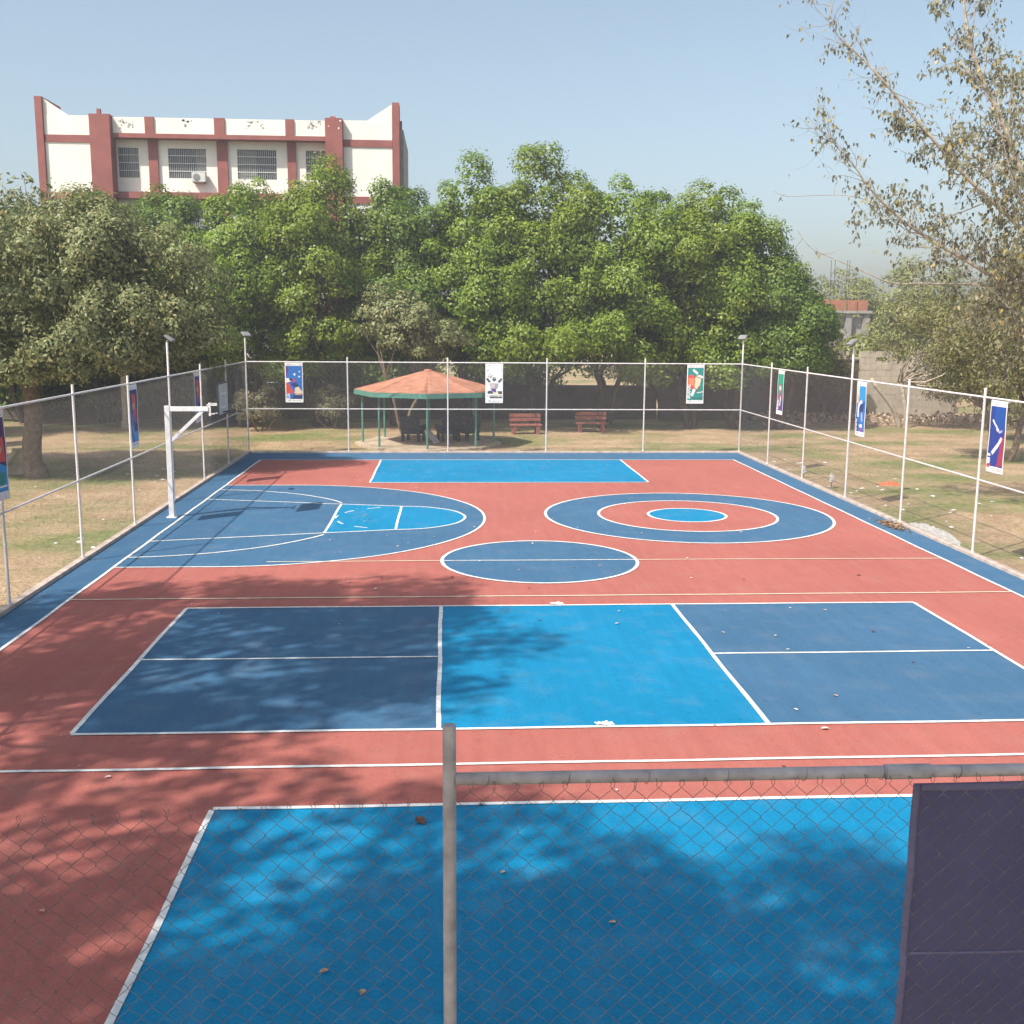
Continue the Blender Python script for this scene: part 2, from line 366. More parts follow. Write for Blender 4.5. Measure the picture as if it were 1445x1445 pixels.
# near fence: woven wire seen close, thin weathered pipe
def woven(W, H, d, r, m, sag=0.0):
    b = MB(); n = int(W / d); half = d / 2
    for i in range(n):
        x0 = (i + 0.5) * d; st = d * 0.95; K = int(H / st); pts = []
        jx = random.uniform(-0.004, 0.004)
        top = H - sag * math.sin(math.pi * (x0 / W)) ** 2
        for k_ in range(K + 1):
            z = top - k_ * st; s = 1 if (k_ + i) % 2 == 0 else -1
            if z < 0: break
            jit = random.uniform(-0.0025, 0.0025) + jx * math.sin(k_ * 0.21 + i)
            x = x0 + s * (half + 0.0015) + jit
            pts.append((x - s * 0.007, s * 0.0012, z + 0.0075)); pts.append((x, s * 0.0035, z)); pts.append((x - s * 0.007, s * 0.0012, z - 0.0075))
        x, y, z = pts[0]
        ch = random.uniform(0.5, 1.0); curl = [(x - 0.012 * random.uniform(-0.5, 1), 0.001, z + 0.028 * ch), (x - 0.001, 0.003, z + 0.02 * ch), (x + 0.003, 0.004, z + 0.008)]
        b.tube(curl + pts, r, 4, caps=False)
    o = b.build('wire_mesh', m, smooth=True); me = o.data; bpy.data.objects.remove(o); return me
nf = thing('chain_link_fence', 'weathered grey pipe and rusty chain link fence at the court edge under the viewer', 'fence', (0, FY0, 0), 0, 'fences round the court')
NX = [-9.82, -5.93, -2.01, 1.93, 5.85, 9.82]
for i, x in enumerate(NX[1:5]): place(P_NEAR, 'post', nf, (x, 0, 0))
for i in range(5):
    L = NX[i + 1] - NX[i]
    if i >= 2:
        b = MB(); b.tube([(NX[i] + 0.02, 0, 3.59), (NX[i + 1] - 0.02, 0, 3.585)], 0.0215, 12); o = b.build('top_rail', GALV, nf); o.data.polygons.foreach_set('use_smooth', [True] * len(o.data.polygons))
        if i == 2:
            s = MB(); s.tube([(-0.52, 0, 3.588), (-0.36, 0, 3.588)], 0.026, 12); s.build('rail_sleeve', GALV, nf)
            for xx in np.arange(-1.9, 1.9, 0.27):
                q = MB(); q.tube([(xx + 0.004 * a, 0.0235 * math.sin(a), 3.586 + 0.0235 * math.cos(a)) for a in np.linspace(0, 6.2, 14)], 0.0011, 4); q.build('tie_wire', RUSTW, nf)
    if i in (0, 4): me = weave_mesh(L - 0.05, 3.4, 0.079, 0.0016, RUSTW)
    elif i == 1: me = woven(L - 0.05, 3.41, 0.0395, 0.0011, RUSTW, 0.04)
    elif i == 2: me = me2 = woven(L - 0.05, 3.468, 0.0395, 0.0011, RUSTW)
    else: me = me2
    place(me, 'wire_mesh', nf, (NX[i] + 0.03, -0.028, 0.09))

# floodlights on the tall posts
LAMPM = mat('lamp_housing', (0.23, 0.22, 0.22), 0.5, 0.2, 10); GLASS = mat('lamp_glass', (0.5, 0.5, 0.48), 0.15, 0.05, 4, spec=0.6)
for (x, y, rz, lb) in ((-FX, FY1, R(-135), 'small grey floodlight on the corner post by the blue and red banner'), (FX, FY1, R(135), 'small grey floodlight on the corner post by the green and orange banner'),
                       (-FX, SIDE_Y[3], R(-90), 'small grey floodlight on the tall post behind the basketball hoop'), (FX, SIDE_Y[3], R(90), 'small grey floodlight on the tall post above the light blue banner')):
    t = thing('floodlight', lb, 'lamp', (x, y, 4.5), rz, 'floodlights on the fence')
    h = MB(); h.tube([(0, 0, 0.0), (0, 0, 0.07)], 0.02, 8); h.bar((0, 0.0, 0.07), (0, 0.16, 0.09), 0.04, 0.03); h.build('bracket', LAMPM, t)
    b = MB(); b.box(-0.17, 0.17, -0.13, 0.13, -0.03, 0.03); o = b.build('lamp_housing', LAMPM, t, bevel=0.01); o.location = (0, 0.08, 0.14); o.rotation_euler = (R(-35), 0, 0)
    b = MB(); b.box(-0.15, 0.15, -0.11, 0.11, -0.035, -0.0305); l = b.build('lens', GLASS, o)

# ------------------------------------------------------------------ banners
def inpoly(u, v, poly):
    c_ = False; n = len(poly); j = n - 1
    for i in range(n):
        xi, yi = poly[i]; xj, yj = poly[j]
        if (yi > v) != (yj > v) and u < (xj - xi) * (v - yi) / (yj - yi) + xi: c_ = not c_
        j = i
    return c_
def stroke(pts, wd):
    out = []
    for a, b_ in zip(pts[:-1], pts[1:]):
        dx, dy = b_[0] - a[0], b_[1] - a[1]; dy2 = dy * 2.25; l = math.hypot(dx, dy2) or 1
        nx, ny = -dy2 / l * wd / 2, dx / l * wd / 2 / 2.25
        out.append([(a[0] + nx, a[1] + ny), (b_[0] + nx, b_[1] + ny), (b_[0] - nx, b_[1] - ny), (a[0] - nx, a[1] - ny)])
    return out
def ell(cx, cy, rx, ry, n=14): return [(cx + rx * math.cos(6.2832 * i / n), cy + ry * math.sin(6.2832 * i / n)) for i in range(n)]
def banner(label, loc, rz, layers, wd=0.70, ht=1.56, back=None):
    """loc = top centre of the cloth, printed face towards local -y"""
    t = thing('banner', label, 'banner', loc, rz, 'sports banners tied to the fence')
    pal = []; cells = []
    NU, NV = 40, 88
    for c_, _ in layers:
        if c_ not in pal: pal.append(c_)
    idx = np.zeros((NU, NV), int)
    for c_, polys in layers:
        ci = pal.index(c_)
        for po in polys:
            us = [p[0] for p in po]; vs_ = [p[1] for p in po]
            for i in range(max(0, int(min(us) * NU)), min(NU, int(max(us) * NU) + 1)):
                for j in range(max(0, int(min(vs_) * NV)), min(NV, int(max(vs_) * NV) + 1)):
                    if inpoly((i + .5) / NU, (j + .5) / NV, po): idx[i, j] = ci
    vs = []; ph = random.random() * 6
    for j in range(NV + 1):
        for i in range(NU + 1):
            u, v = i / NU, j / NV
            y = 0.012 * math.sin(u * 5 + ph + v * 2) * (1.1 - v) + 0.006 * math.sin(v * 9 + ph)
            vs.append(((u - .5) * wd, y, (v - 1) * ht))
    fs = []; mi = []
    for j in range(NV):
        for i in range(NU):
            a = j * (NU + 1) + i; fs.append((a, a + 1, a + NU + 2, a + NU + 1)); mi.append(int(idx[i, j]))
    b = MB(); b.v = vs; b.f = fs; b.mi = mi
    ms = [mat('print_%d_%d_%d' % tuple(int(x * 255) for x in c_), c_, 0.55, 0.06, 9) for c_ in pal]
    o = b.build('printed_cloth', ms, t, smooth=True)
    s = o.modifiers.new('thick', 'SOLIDIFY'); s.thickness = 0.003; s.offset = 1
    for u in (-0.47, 0.47):
        q = MB(); q.tube([(u * wd, 0.0, -0.03), (u * wd, 0.03, 0.03), (u * wd, 0.055, 0.0), (u * wd, 0.03, -0.03)], 0.004, 5); q.build('tie_cord', PIPE, t)
    return t
WH = (0.78, 0.75, 0.73); BL = (0.035, 0.16, 0.46); NV_ = (0.03, 0.05, 0.17); RD = (0.62, 0.09, 0.07); TEAL = (0.035, 0.26, 0.23); GRY = (0.34, 0.35, 0.33)
DKG = (0.07, 0.08, 0.08); SKN = (0.55, 0.34, 0.2); PUR = (0.14, 0.05, 0.25); CRM = (0.72, 0.60, 0.42); LBL = (0.04, 0.30, 0.62); BLK = (0.02, 0.02, 0.025); MAG = (0.35, 0.08, 0.2)
full = [[(0, 0), (1, 0), (1, 1), (0, 1)]]
def field(c_, m=0.04, lo=0.09, hi=0.915): return (c_, [[(m, lo), (1 - m, lo), (1 - m, hi), (m, hi)]])
def glyphs(u0, v0, n, c_=WH, s=0.075):
    out = []
    for k_ in range(n):
        v = v0 + k_ * s
        out += stroke([(u0, v), (u0 + 0.17, v + 0.01)], 0.05) + stroke([(u0 + 0.01, v + 0.04), (u0 + 0.16, v + 0.045)], 0.045) + stroke([(u0 + 0.15, v), (u0 + 0.16, v + 0.045)], 0.05)
    return (c_, out)
head = (GRY, [[(0.12, 0.945), (0.42, 0.945), (0.42, 0.955), (0.12, 0.955)], [(0.5, 0.94), (0.56, 0.94), (0.56, 0.96), (0.5, 0.96)], [(0.8, 0.94), (0.9, 0.94), (0.9, 0.96), (0.8, 0.96)]])
foot = (GRY, [[(0.15, 0.04), (0.3, 0.04), (0.3, 0.065), (0.15, 0.065)], [(0.4, 0.045), (0.9, 0.045), (0.9, 0.055), (0.4, 0.055)]])
art_bad = [(WH, full), field(BL), (PUR, [[(0.04, 0.62), (0.2, 0.8), (0.2, 0.915), (0.04, 0.915)]]), (WH, [[(0.04, 0.5), (0.3, 0.53), (0.3, 0.6), (0.04, 0.62)]]),
           (RD, [[(0.04, 0.5), (0.2, 0.49), (0.45, 0.27), (0.4, 0.22), (0.04, 0.24)]]), (NV_, [[(0.32, 0.09), (0.96, 0.09), (0.96, 0.2), (0.5, 0.22)], [(0.3, 0.47), (0.6, 0.52), (0.76, 0.42), (0.55, 0.36)]]),
           (MAG, [ell(0.45, 0.55, 0.13, 0.05)]), (BLK, [ell(0.32, 0.58, 0.09, 0.03)]), (CRM, [[(0.55, 0.38), (0.74, 0.4), (0.96, 0.27), (0.9, 0.2), (0.5, 0.24)]]), (SKN, [[(0.5, 0.22), (0.95, 0.24), (0.9, 0.2), (0.55, 0.19)]]),
           (WH, [ell(0.53, 0.71, 0.055, 0.035), ell(0.78, 0.65, 0.06, 0.018), ell(0.8, 0.78, 0.05, 0.015)]), glyphs(0.06, 0.1, 2), head, foot]
art_white = [(WH, full), (GRY, stroke([(0.12, 0.84), (0.16, 0.82)], 0.08) + stroke([(0.9, 0.82), (0.96, 0.81)], 0.06) + [ell(0.25, 0.73, 0.04, 0.02), ell(0.3, 0.66, 0.05, 0.03), ell(0.18, 0.68, 0.03, 0.02), ell(0.38, 0.7, 0.03, 0.02)]),
             (DKG, stroke([(0.08, 0.63), (0.25, 0.53)], 0.12) + stroke([(0.92, 0.62), (0.74, 0.53)], 0.12) + [ell(0.5, 0.6, 0.1, 0.045)]), (GRY, [[(0.25, 0.5), (0.75, 0.5), (0.68, 0.36), (0.3, 0.36)], ell(0.5, 0.64, 0.09, 0.025)]),
             ((0.62, 0.5, 0.5), [[(0.3, 0.49), (0.55, 0.49), (0.52, 0.39), (0.28, 0.39)]]), (DKG, [[(0.12, 0.24), (0.45, 0.24), (0.4, 0.32), (0.12, 0.31)], [(0.72, 0.23), (0.96, 0.23), (0.96, 0.31), (0.68, 0.31)], [(0.25, 0.12), (0.96, 0.12), (0.96, 0.16), (0.25, 0.16)]]),
             (PUR, [[(0.3, 0.36), (0.6, 0.36), (0.62, 0.27), (0.5, 0.27)]]), (GRY, [[(0.04, 0.16), (0.96, 0.16), (0.96, 0.21), (0.04, 0.21)]]), (CRM, stroke([(0.48, 0.28), (0.6, 0.19)], 0.1) + stroke([(0.66, 0.27), (0.78, 0.17)], 0.09)), glyphs(0.06, 0.1, 2), head, foot]
art_cricket = [(WH, full), field(TEAL), (WH, stroke([(0.34, 0.87), (0.62, 0.77)], 0.13)), (RD, [[(0.04, 0.72), (0.3, 0.74), (0.46, 0.7), (0.45, 0.42), (0.3, 0.36), (0.04, 0.46)]]), ((0.7, 0.25, 0.12), [[(0.1, 0.66), (0.42, 0.66), (0.42, 0.46), (0.1, 0.5)]]),
               (CRM, [[(0.48, 0.67), (0.8, 0.65), (0.78, 0.5), (0.6, 0.36), (0.45, 0.42)]]), (SKN, [ell(0.62, 0.7, 0.1, 0.04), ell(0.88, 0.67, 0.08, 0.025)]), (WH, stroke([(0.65, 0.72), (0.92, 0.68)], 0.12)),
               ((0.2, 0.1, 0.07), stroke([(0.75, 0.45), (0.55, 0.31)], 0.08)), (WH, stroke([(0.45, 0.38), (0.3, 0.2)], 0.16) + stroke([(0.6, 0.28), (0.95, 0.31)], 0.05)), ((0.05, 0.15, 0.12), [[(0.3, 0.12), (0.96, 0.13), (0.96, 0.17), (0.3, 0.15)]]), glyphs(0.05, 0.14, 5), head, foot]
art_green = [(WH, full), field(TEAL), ((0.03, 0.33, 0.2), [[(0.04, 0.7), (0.96, 0.7), (0.96, 0.915), (0.04, 0.915)]]), (RD, stroke([(0.3, 0.68), (0.5, 0.5)], 0.3)), (CRM, [ell(0.45, 0.6, 0.2, 0.06)]), (MAG, [[(0.1, 0.45), (0.8, 0.5), (0.9, 0.36), (0.2, 0.32)]]), (PUR, [[(0.1, 0.1), (0.9, 0.1), (0.85, 0.34), (0.15, 0.33)]]), (WH, stroke([(0.5, 0.42), (0.4, 0.2)], 0.12)), glyphs(0.06, 0.12, 3), head, foot]
art_sky = [(WH, full), field(BL), (LBL, [[(0.35, 0.66), (0.96, 0.66), (0.96, 0.915), (0.3, 0.915)]]), (CRM, [[(0.04, 0.6), (0.28, 0.62), (0.3, 0.915), (0.04, 0.915)]]), (SKN, stroke([(0.15, 0.75), (0.2, 0.62)], 0.12)), (WH, stroke([(0.45, 0.64), (0.25, 0.55), (0.3, 0.35)], 0.13) + [ell(0.5, 0.63, 0.12, 0.03)]), (NV_, [[(0.4, 0.58), (0.8, 0.62), (0.7, 0.4), (0.4, 0.42)], [(0.1, 0.1), (0.4, 0.1), (0.35, 0.34), (0.1, 0.36)]]), ((0.3, 0.4, 0.6), stroke([(0.6, 0.45), (0.7, 0.28)], 0.14)), (WH, [ell(0.62, 0.2, 0.14, 0.03)]), (MAG, [[(0.5, 0.1), (0.8, 0.1), (0.75, 0.16), (0.5, 0.16)]]), glyphs(0.06, 0.11, 3), head, foot]
G_L = stroke([(0.22, 0.10), (0.10, 0.085), (0.06, 0.05), (0.12, 0.03), (0.2, 0.035), (0.2, 0.065)], 0.05)
def up_letter(v, kind):
    """letters that read upwards along the edge of the banner"""
    a, b_ = 0.05, 0.23
    if kind == 'R': return stroke([(b_, v), (a, v)], 0.06) + stroke([(a, v), (a, v + 0.035)], 0.05) + stroke([(a, v + 0.035), (0.15, v + 0.035)], 0.05) + stroke([(0.15, v), (0.15, v + 0.035)], 0.05) + stroke([(0.15, v + 0.012), (b_, v + 0.04)], 0.05)
    if kind == 'I': return stroke([(b_, v), (a, v)], 0.06)
    if kind == 'T': return stroke([(b_, v + 0.02), (a, v + 0.02)], 0.06) + stroke([(a, v - 0.002), (a, v + 0.042)], 0.06)
    if kind == 'G': return stroke([(0.09, v + 0.045), (a, v + 0.03), (a, v + 0.01), (0.09, v), (0.18, v), (b_, v + 0.012), (b_, v + 0.035), (0.16, v + 0.043), (0.15, v + 0.025)], 0.05)
art_grit = [(WH, full), field((0.03, 0.055, 0.26)), ((0.02, 0.09, 0.36), [[(0.3, 0.6), (0.96, 0.55), (0.96, 0.915), (0.3, 0.915)]]), ((0.33, 0.05, 0.09), [[(0.96, 0.62), (0.96, 0.12), (0.6, 0.1), (0.7, 0.4)]]),
            (WH, stroke([(0.2, 0.73), (0.5, 0.61)], 0.07) + stroke([(0.75, 0.5), (0.62, 0.42), (0.3, 0.27)], 0.12) + [ell(0.5, 0.6, 0.07, 0.02)]), ((0.45, 0.45, 0.6), stroke([(0.5, 0.59), (0.62, 0.57), (0.78, 0.6)], 0.06)),
            (WH, up_letter(0.135, 'R') + up_letter(0.195, 'I') + up_letter(0.225, 'T')), (RD, up_letter(0.075, 'G')), head,
            (GRY, [[(0.35, 0.06), (0.9, 0.06), (0.9, 0.07), (0.35, 0.07)], [(0.35, 0.03), (0.9, 0.03), (0.9, 0.04), (0.35, 0.04)]])]
art_run = [(WH, full), field(NV_), (RD, [[(0.3, 0.85), (0.7, 0.85), (0.85, 0.5), (0.55, 0.42)]]), (SKN, [ell(0.5, 0.66, 0.16, 0.06)]), (BL, [[(0.1, 0.1), (0.6, 0.1), (0.5, 0.5), (0.1, 0.62)]]), (LBL, [[(0.4, 0.1), (0.96, 0.1), (0.9, 0.26), (0.4, 0.24)]]), (MAG, [[(0.6, 0.5), (0.8, 0.52), (0.85, 0.38), (0.6, 0.4)]]), (GRY, stroke([(0.3, 0.35), (0.5, 0.2)], 0.1)), head, foot]
art_swim = [(WH, full), field((0.10, 0.03, 0.12)), (RD, [[(0.1, 0.72), (0.8, 0.7), (0.9, 0.42), (0.2, 0.45)]]), (LBL, [[(0.04, 0.09), (0.96, 0.09), (0.96, 0.36), (0.5, 0.42), (0.04, 0.38)]]), (TEAL, [[(0.2, 0.2), (0.8, 0.15), (0.85, 0.3), (0.3, 0.33)]]), (SKN, [ell(0.5, 0.57, 0.2, 0.05)]), (WH, stroke([(0.1, 0.14), (0.9, 0.15)], 0.04)), head]
yb = FY1 - 0.06
banner('blue banner with crouching player and orange red corner on the back fence', (-7.99, yb, 3.55), 0, art_bad)
banner('white banner with a grey figure raising both arms beside the gazebo roof', (-0.13, yb, 3.55), 0, art_white)
banner('teal banner with a batting player over an orange patch', (7.95, yb, 3.55), 0, art_cricket)
banner('green topped banner with purple lower half near the fence corner', (FX - 0.06, 24.75, 3.55), R(-90), art_green)
banner('light blue banner hanging from the tall floodlight post', (FX - 0.06, 17.2, 3.55), R(-90), art_sky)
banner('navy and red banner lettered GRIT with white racket strokes', (FX - 0.06, 9.42, 3.55), R(-90), art_grit)
banner('dark banner with red streak and blue foot hanging beyond the basketball hoop', (-FX + 0.06, 21.35, 3.55), R(90), art_run)
banner('navy banner with red streak and teal foot between hoop and cut tree trunk', (-FX + 0.06, 14.35, 3.55), R(90), art_run)
banner('purple and red banner with pale blue water at its foot', (-FX + 0.06, 6.05, 3.55), R(90), art_swim)
# the banner on the near fence shows its dark back: a separate cloth with sewn hems
NAVYB = mat('banner_back', (0.082, 0.080, 0.165), 0.8, 0.12, 3, 0.05, 300); HEM = mat('banner_hem', (0.14, 0.135, 0.24), 0.8, 0.12, 5)
t = thing('banner', 'plain dark purple back of a banner with pale side hem on the near fence', 'banner', (-0.05, FY0 + 0.035, 3.53), 0, 'sports banners tied to the fence')
def cloth(name, x0, x1, z0, z1, m, dy=0.0, nx=30, nz=60):
    b = MB(); vs = []
    for q in range(nz + 1):
        for i in range(nx + 1):
            x, z = x0 + (x1 - x0) * i / nx, z0 + (z1 - z0) * q / nz
            y = 0.006 * math.sin(x * 9 + z * 2.5) * min(1, -z * 2) + 0.0035 * math.sin(z * 17 + x * 6) + 0.004 * math.exp(-((z + 0.65) / 0.012) ** 2)
            vs.append((x, y + dy, z))
    b.add(vs, [(q * (nx + 1) + i, q * (nx + 1) + i + 1, (q + 1) * (nx + 1) + i + 1, (q + 1) * (nx + 1) + i) for q in range(nz) for i in range(nx)])
    o = b.build(name, m, t, smooth=True); sm = o.modifiers.new('thick', 'SOLIDIFY'); sm.thickness = 0.002; sm.offset = 1; return o
cloth('cloth_back', -0.325, 0.35, -1.56, 0.0, NAVYB); cloth('hem', -0.352, -0.325, -1.56, 0.0, HEM, -0.0005, 3)
cloth('hem', -0.325, 0.35, -0.028, -0.0005, HEM, -0.0035, 30, 3); cloth('fold', -0.325, 0.35, -0.656, -0.646, HEM, -0.003, 30, 2)
# ------------------------------------------------------------------ basketball hoop
HOOPW = mat('hoop_white_paint', (0.74, 0.71, 0.70), 0.45, 0.12, 6, 0.05, 40, spec=0.4); DARKST = mat('dark_steel', (0.05, 0.05, 0.055), 0.5, 0.3, 9, metal=0.4); BOARD = mat('backboard_grey', (0.46, 0.47, 0.46), 0.4, 0.12, 5)
t = thing('basketball_hoop', 'white square post basketball hoop with braced arm and grey backboard', 'basketball hoop', (-9.27, 15.55, 0))
b = MB(); b.box(-0.065, 0.065, -0.065, 0.065, 0, 2.94); b.build('post', HOOPW, t, bevel=0.008)
b = MB(); b.box(-0.13, 0.13, -0.13, 0.13, 0, 0.02); b.build('base_plate', HOOPW, t)
b = MB(); b.box(0.065, 1.06, -0.05, 0.05, 2.80, 2.92); b.build('arm', HOOPW, t, bevel=0.006)
b = MB(); b.bar((0.06, 0, 2.02), (0.9, 0, 2.80), 0.075, 0.085); b.build('brace', HOOPW, t, bevel=0.005)
b = MB(); b.bar((1.09, 0, 2.68), (1.09, 0, 3.02), 0.05, 0.05); b.bar((1.09, -0.28, 2.98), (1.09, 0.28, 2.98), 0.035, 0.035); b.bar((1.09, -0.26, 2.98), (1.42, -0.26, 2.98), 0.03, 0.03); b.bar((1.09, 0.26, 2.98), (1.42, 0.26, 2.98), 0.03, 0.03); b.bar((1.09, 0, 2.72), (1.42, 0, 2.78), 0.03, 0.03); b.build('bracket', HOOPW, t)
b = MB(); b.box(1.42, 1.45, -0.6, 0.6, 2.74, 3.52); bd = b.build('backboard', BOARD, t, bevel=0.006)
b = MB(); 
for (y0, y1, z0, z1) in ((-0.62, 0.62, 3.52, 3.55), (-0.62, 0.62, 2.71, 2.74), (-0.63, -0.6, 2.74, 3.52), (0.6, 0.63, 2.74, 3.52)): b.box(1.41, 1.46, y0, y1, z0, z1)
b.build('frame', DARKST, bd)
b = MB(); 
for (y0, y1, z0, z1) in ((-0.28, 0.28, 3.25, 3.28), (-0.28, 0.28, 2.9, 2.93), (-0.3, -0.28, 2.9, 3.28), (0.28, 0.3, 2.9, 3.28)): b.box(1.4505, 1.454, y0, y1, z0, z1)
b.build('target_square', HOOPW, bd)
b = MB(); b.tube([(1.72 + 0.225 * math.cos(a), 0.225 * math.sin(a), 2.80) for a in np.linspace(0, 2 * math.pi, 33)], 0.011, 6); b.bar((1.45, -0.06, 2.79), (1.51, -0.06, 2.80), 0.02, 0.03); b.bar((1.45, 0.06, 2.79), (1.51, 0.06, 2.80), 0.02, 0.03); b.build('rim', DARKST, t)

# ------------------------------------------------------------------ gazebo
GC = Vector((-2.8, 33.35, 0))
TERRA = mat('faded_terracotta', (0.42, 0.165, 0.095), 0.85, 0.22, 2.5, 0.3, 25, c2=(0.50, 0.23, 0.145)); GREEN = mat('green_paint', (0.09, 0.25, 0.19), 0.6, 0.2, 6); SLAB = mat('pale_concrete', (0.47, 0.37, 0.26), 0.9, 0.2, 2, 0.3, 30)
t = thing('gazebo', 'open octagonal gazebo with faded terracotta roof and green fascia', 'gazebo', GC)
v8 = [(math.cos(R(-90 + 45 * i)), math.sin(R(-90 + 45 * i))) for i in range(8)]
b = MB(); b.prism([(x * 3.15, y * 3.15) for x, y in v8], -0.1, 0.10); b.build('floor_slab', SLAB, t, bevel=0.03)
roof = None
for i in range(8):
    (x0, y0), (x1, y1) = v8[i], v8[(i + 1) % 8]; r_ = 3.12
    a0, a1 = (x0 * r_, y0 * r_, 2.34), (x1 * r_, y1 * r_, 2.34); ap0, ap1 = (x0 * 0.12, y0 * 0.12, 3.13), (x1 * 0.12, y1 * 0.12, 3.13)
    n = 10; vs = []
    for j in range(n + 1):
        s = j / n
        for q in range(n + 1):
            u = q / n
            p = [(a0[k_] * (1 - u) + a1[k_] * u) * (1 - s) + (ap0[k_] * (1 - u) + ap1[k_] * u) * s for k_ in range(3)]
            p[2] += -0.05 * math.sin(math.pi * s) * math.sin(math.pi * u) + random.uniform(-0.006, 0.006)
            vs.append(tuple(p))
    fs = [(j * (n + 1) + q, j * (n + 1) + q + 1, (j + 1) * (n + 1) + q + 1, (j + 1) * (n + 1) + q) for j in range(n) for q in range(n)]
    b = MB(); b.add(vs, fs); o = b.build('roof_panel', TERRA, t, smooth=True); s_ = o.modifiers.new('th', 'SOLIDIFY'); s_.thickness = 0.03; s_.offset = -1
    b = MB(); b.bar((x0 * 3.135, y0 * 3.135, 2.235), (x1 * 3.135, y1 * 3.135, 2.235), 0.03, 0.2); b.build('fascia', GREEN, t)
    b = MB(); b.tube([(x0 * 2.8, y0 * 2.8, 0.1), (x0 * 2.8, y0 * 2.8, 2.33)], 0.045, 8); b.build('post', GREEN, t)
    b = MB(); b.tube([(x0 * 3.1, y0 * 3.1, 2.345), (x0 * 0.1, y0 * 0.1, 3.125)], 0.018, 6); b.build('ridge', TERRA, t)
b = MB(); b.tube([(0, 0, 3.08), (0, 0, 3.16), (0, 0, 3.19)], [0.2, 0.17, 0.05], 8); b.build('roof_cap', TERRA, t)
CHAIR = mat('navy_plastic', (0.020, 0.026, 0.045), 0.6, 0.2, 4)
def seat(loc, rz, lb):
    s = thing('garden_chair', lb, 'chair', loc, rz, 'dark chairs under the gazebo')
    b = MB(); b.box(-0.42, 0.42, -0.35, 0.4, 0.32, 0.5); b.build('seat', CHAIR, s, bevel=0.04)
    b = MB(); b.add([(-0.42, 0.28, 0.5), (0.42, 0.28, 0.5), (0.42, 0.4, 0.5), (-0.42, 0.4, 0.5), (-0.47, 0.42, 1.1), (0.47, 0.42, 1.1), (0.47, 0.52, 1.1), (-0.47, 0.52, 1.1)], [(0, 3, 2, 1), (4, 5, 6, 7), (0, 1, 5, 4), (1, 2, 6, 5), (2, 3, 7, 6), (3, 0, 4, 7)]); b.build('backrest', CHAIR, s, bevel=0.03)
    for sx in (-1, 1):
        b = MB(); b.box(sx * 0.44 - 0.06, sx * 0.44 + 0.06, -0.35, 0.38, 0.503, 0.72); b.build('armrest', CHAIR, s, bevel=0.03)
        for sy in (-0.29, 0.33): b = MB(); b.box(sx * 0.36 - 0.05, sx * 0.36 + 0.05, sy - 0.05, sy + 0.05, 0, 0.32); b.build('leg', CHAIR, s)
seat((-3.45, 33.6, 0.1), R(160), 'dark navy armchair turned away, beside the leaning pale board')
seat((-1.95, 33.5, 0.1), R(200), 'dark navy armchair under the middle of the gazebo')
seat((-1.15, 33.9, 0.1), R(230), 'dark navy armchair next to the gazebo post by the white banner')
b = MB(); b.bar((-2.85, 32.9, 0.62), (-2.42, 32.55, 0.125), 0.40, 0.03); tag(b.build('leaning_board', mat('pale_board', (0.55, 0.53, 0.52), 0.7, 0.12, 4)), 'pale grey board leaning on a navy armchair in the gazebo', 'board')

# ------------------------------------------------------------------ benches
BRED = mat('brick_red_bench', (0.26, 0.09, 0.065), 0.8, 0.25, 5, 0.2, 30)
def bench(loc, rz, lb):
    s = thing('park_bench', lb, 'bench', loc, rz, 'red benches in the tree shade')
    for y in (-0.18, 0.02, 0.2): b = MB(); b.box(-0.75, 0.75, y - 0.085, y + 0.085, 0.40, 0.47); b.build('seat_slat', BRED, s, bevel=0.01)
    for z in (0.58, 0.78): b = MB(); b.box(-0.75, 0.75, 0.30, 0.36, z, z + 0.16); b.build('back_slat', BRED, s, bevel=0.01)
    for x in (-0.55, 0.55):
        b = MB(); b.box(x - 0.09, x + 0.09, -0.24, 0.29, 0, 0.40); b.box(x - 0.08, x + 0.08, 0.365, 0.42, 0.3, 0.92); b.box(x - 0.085, x + 0.085, 0.292, 0.42, 0.0, 0.298); b.build('leg', BRED, s, bevel=0.01)
bench((1.72, 37.9, -0.03), R(4), 'red slatted bench close to the gazebo')
bench((4.95, 38.9, -0.03), R(-3), 'red slatted bench standing deeper in shade below the forked tree')

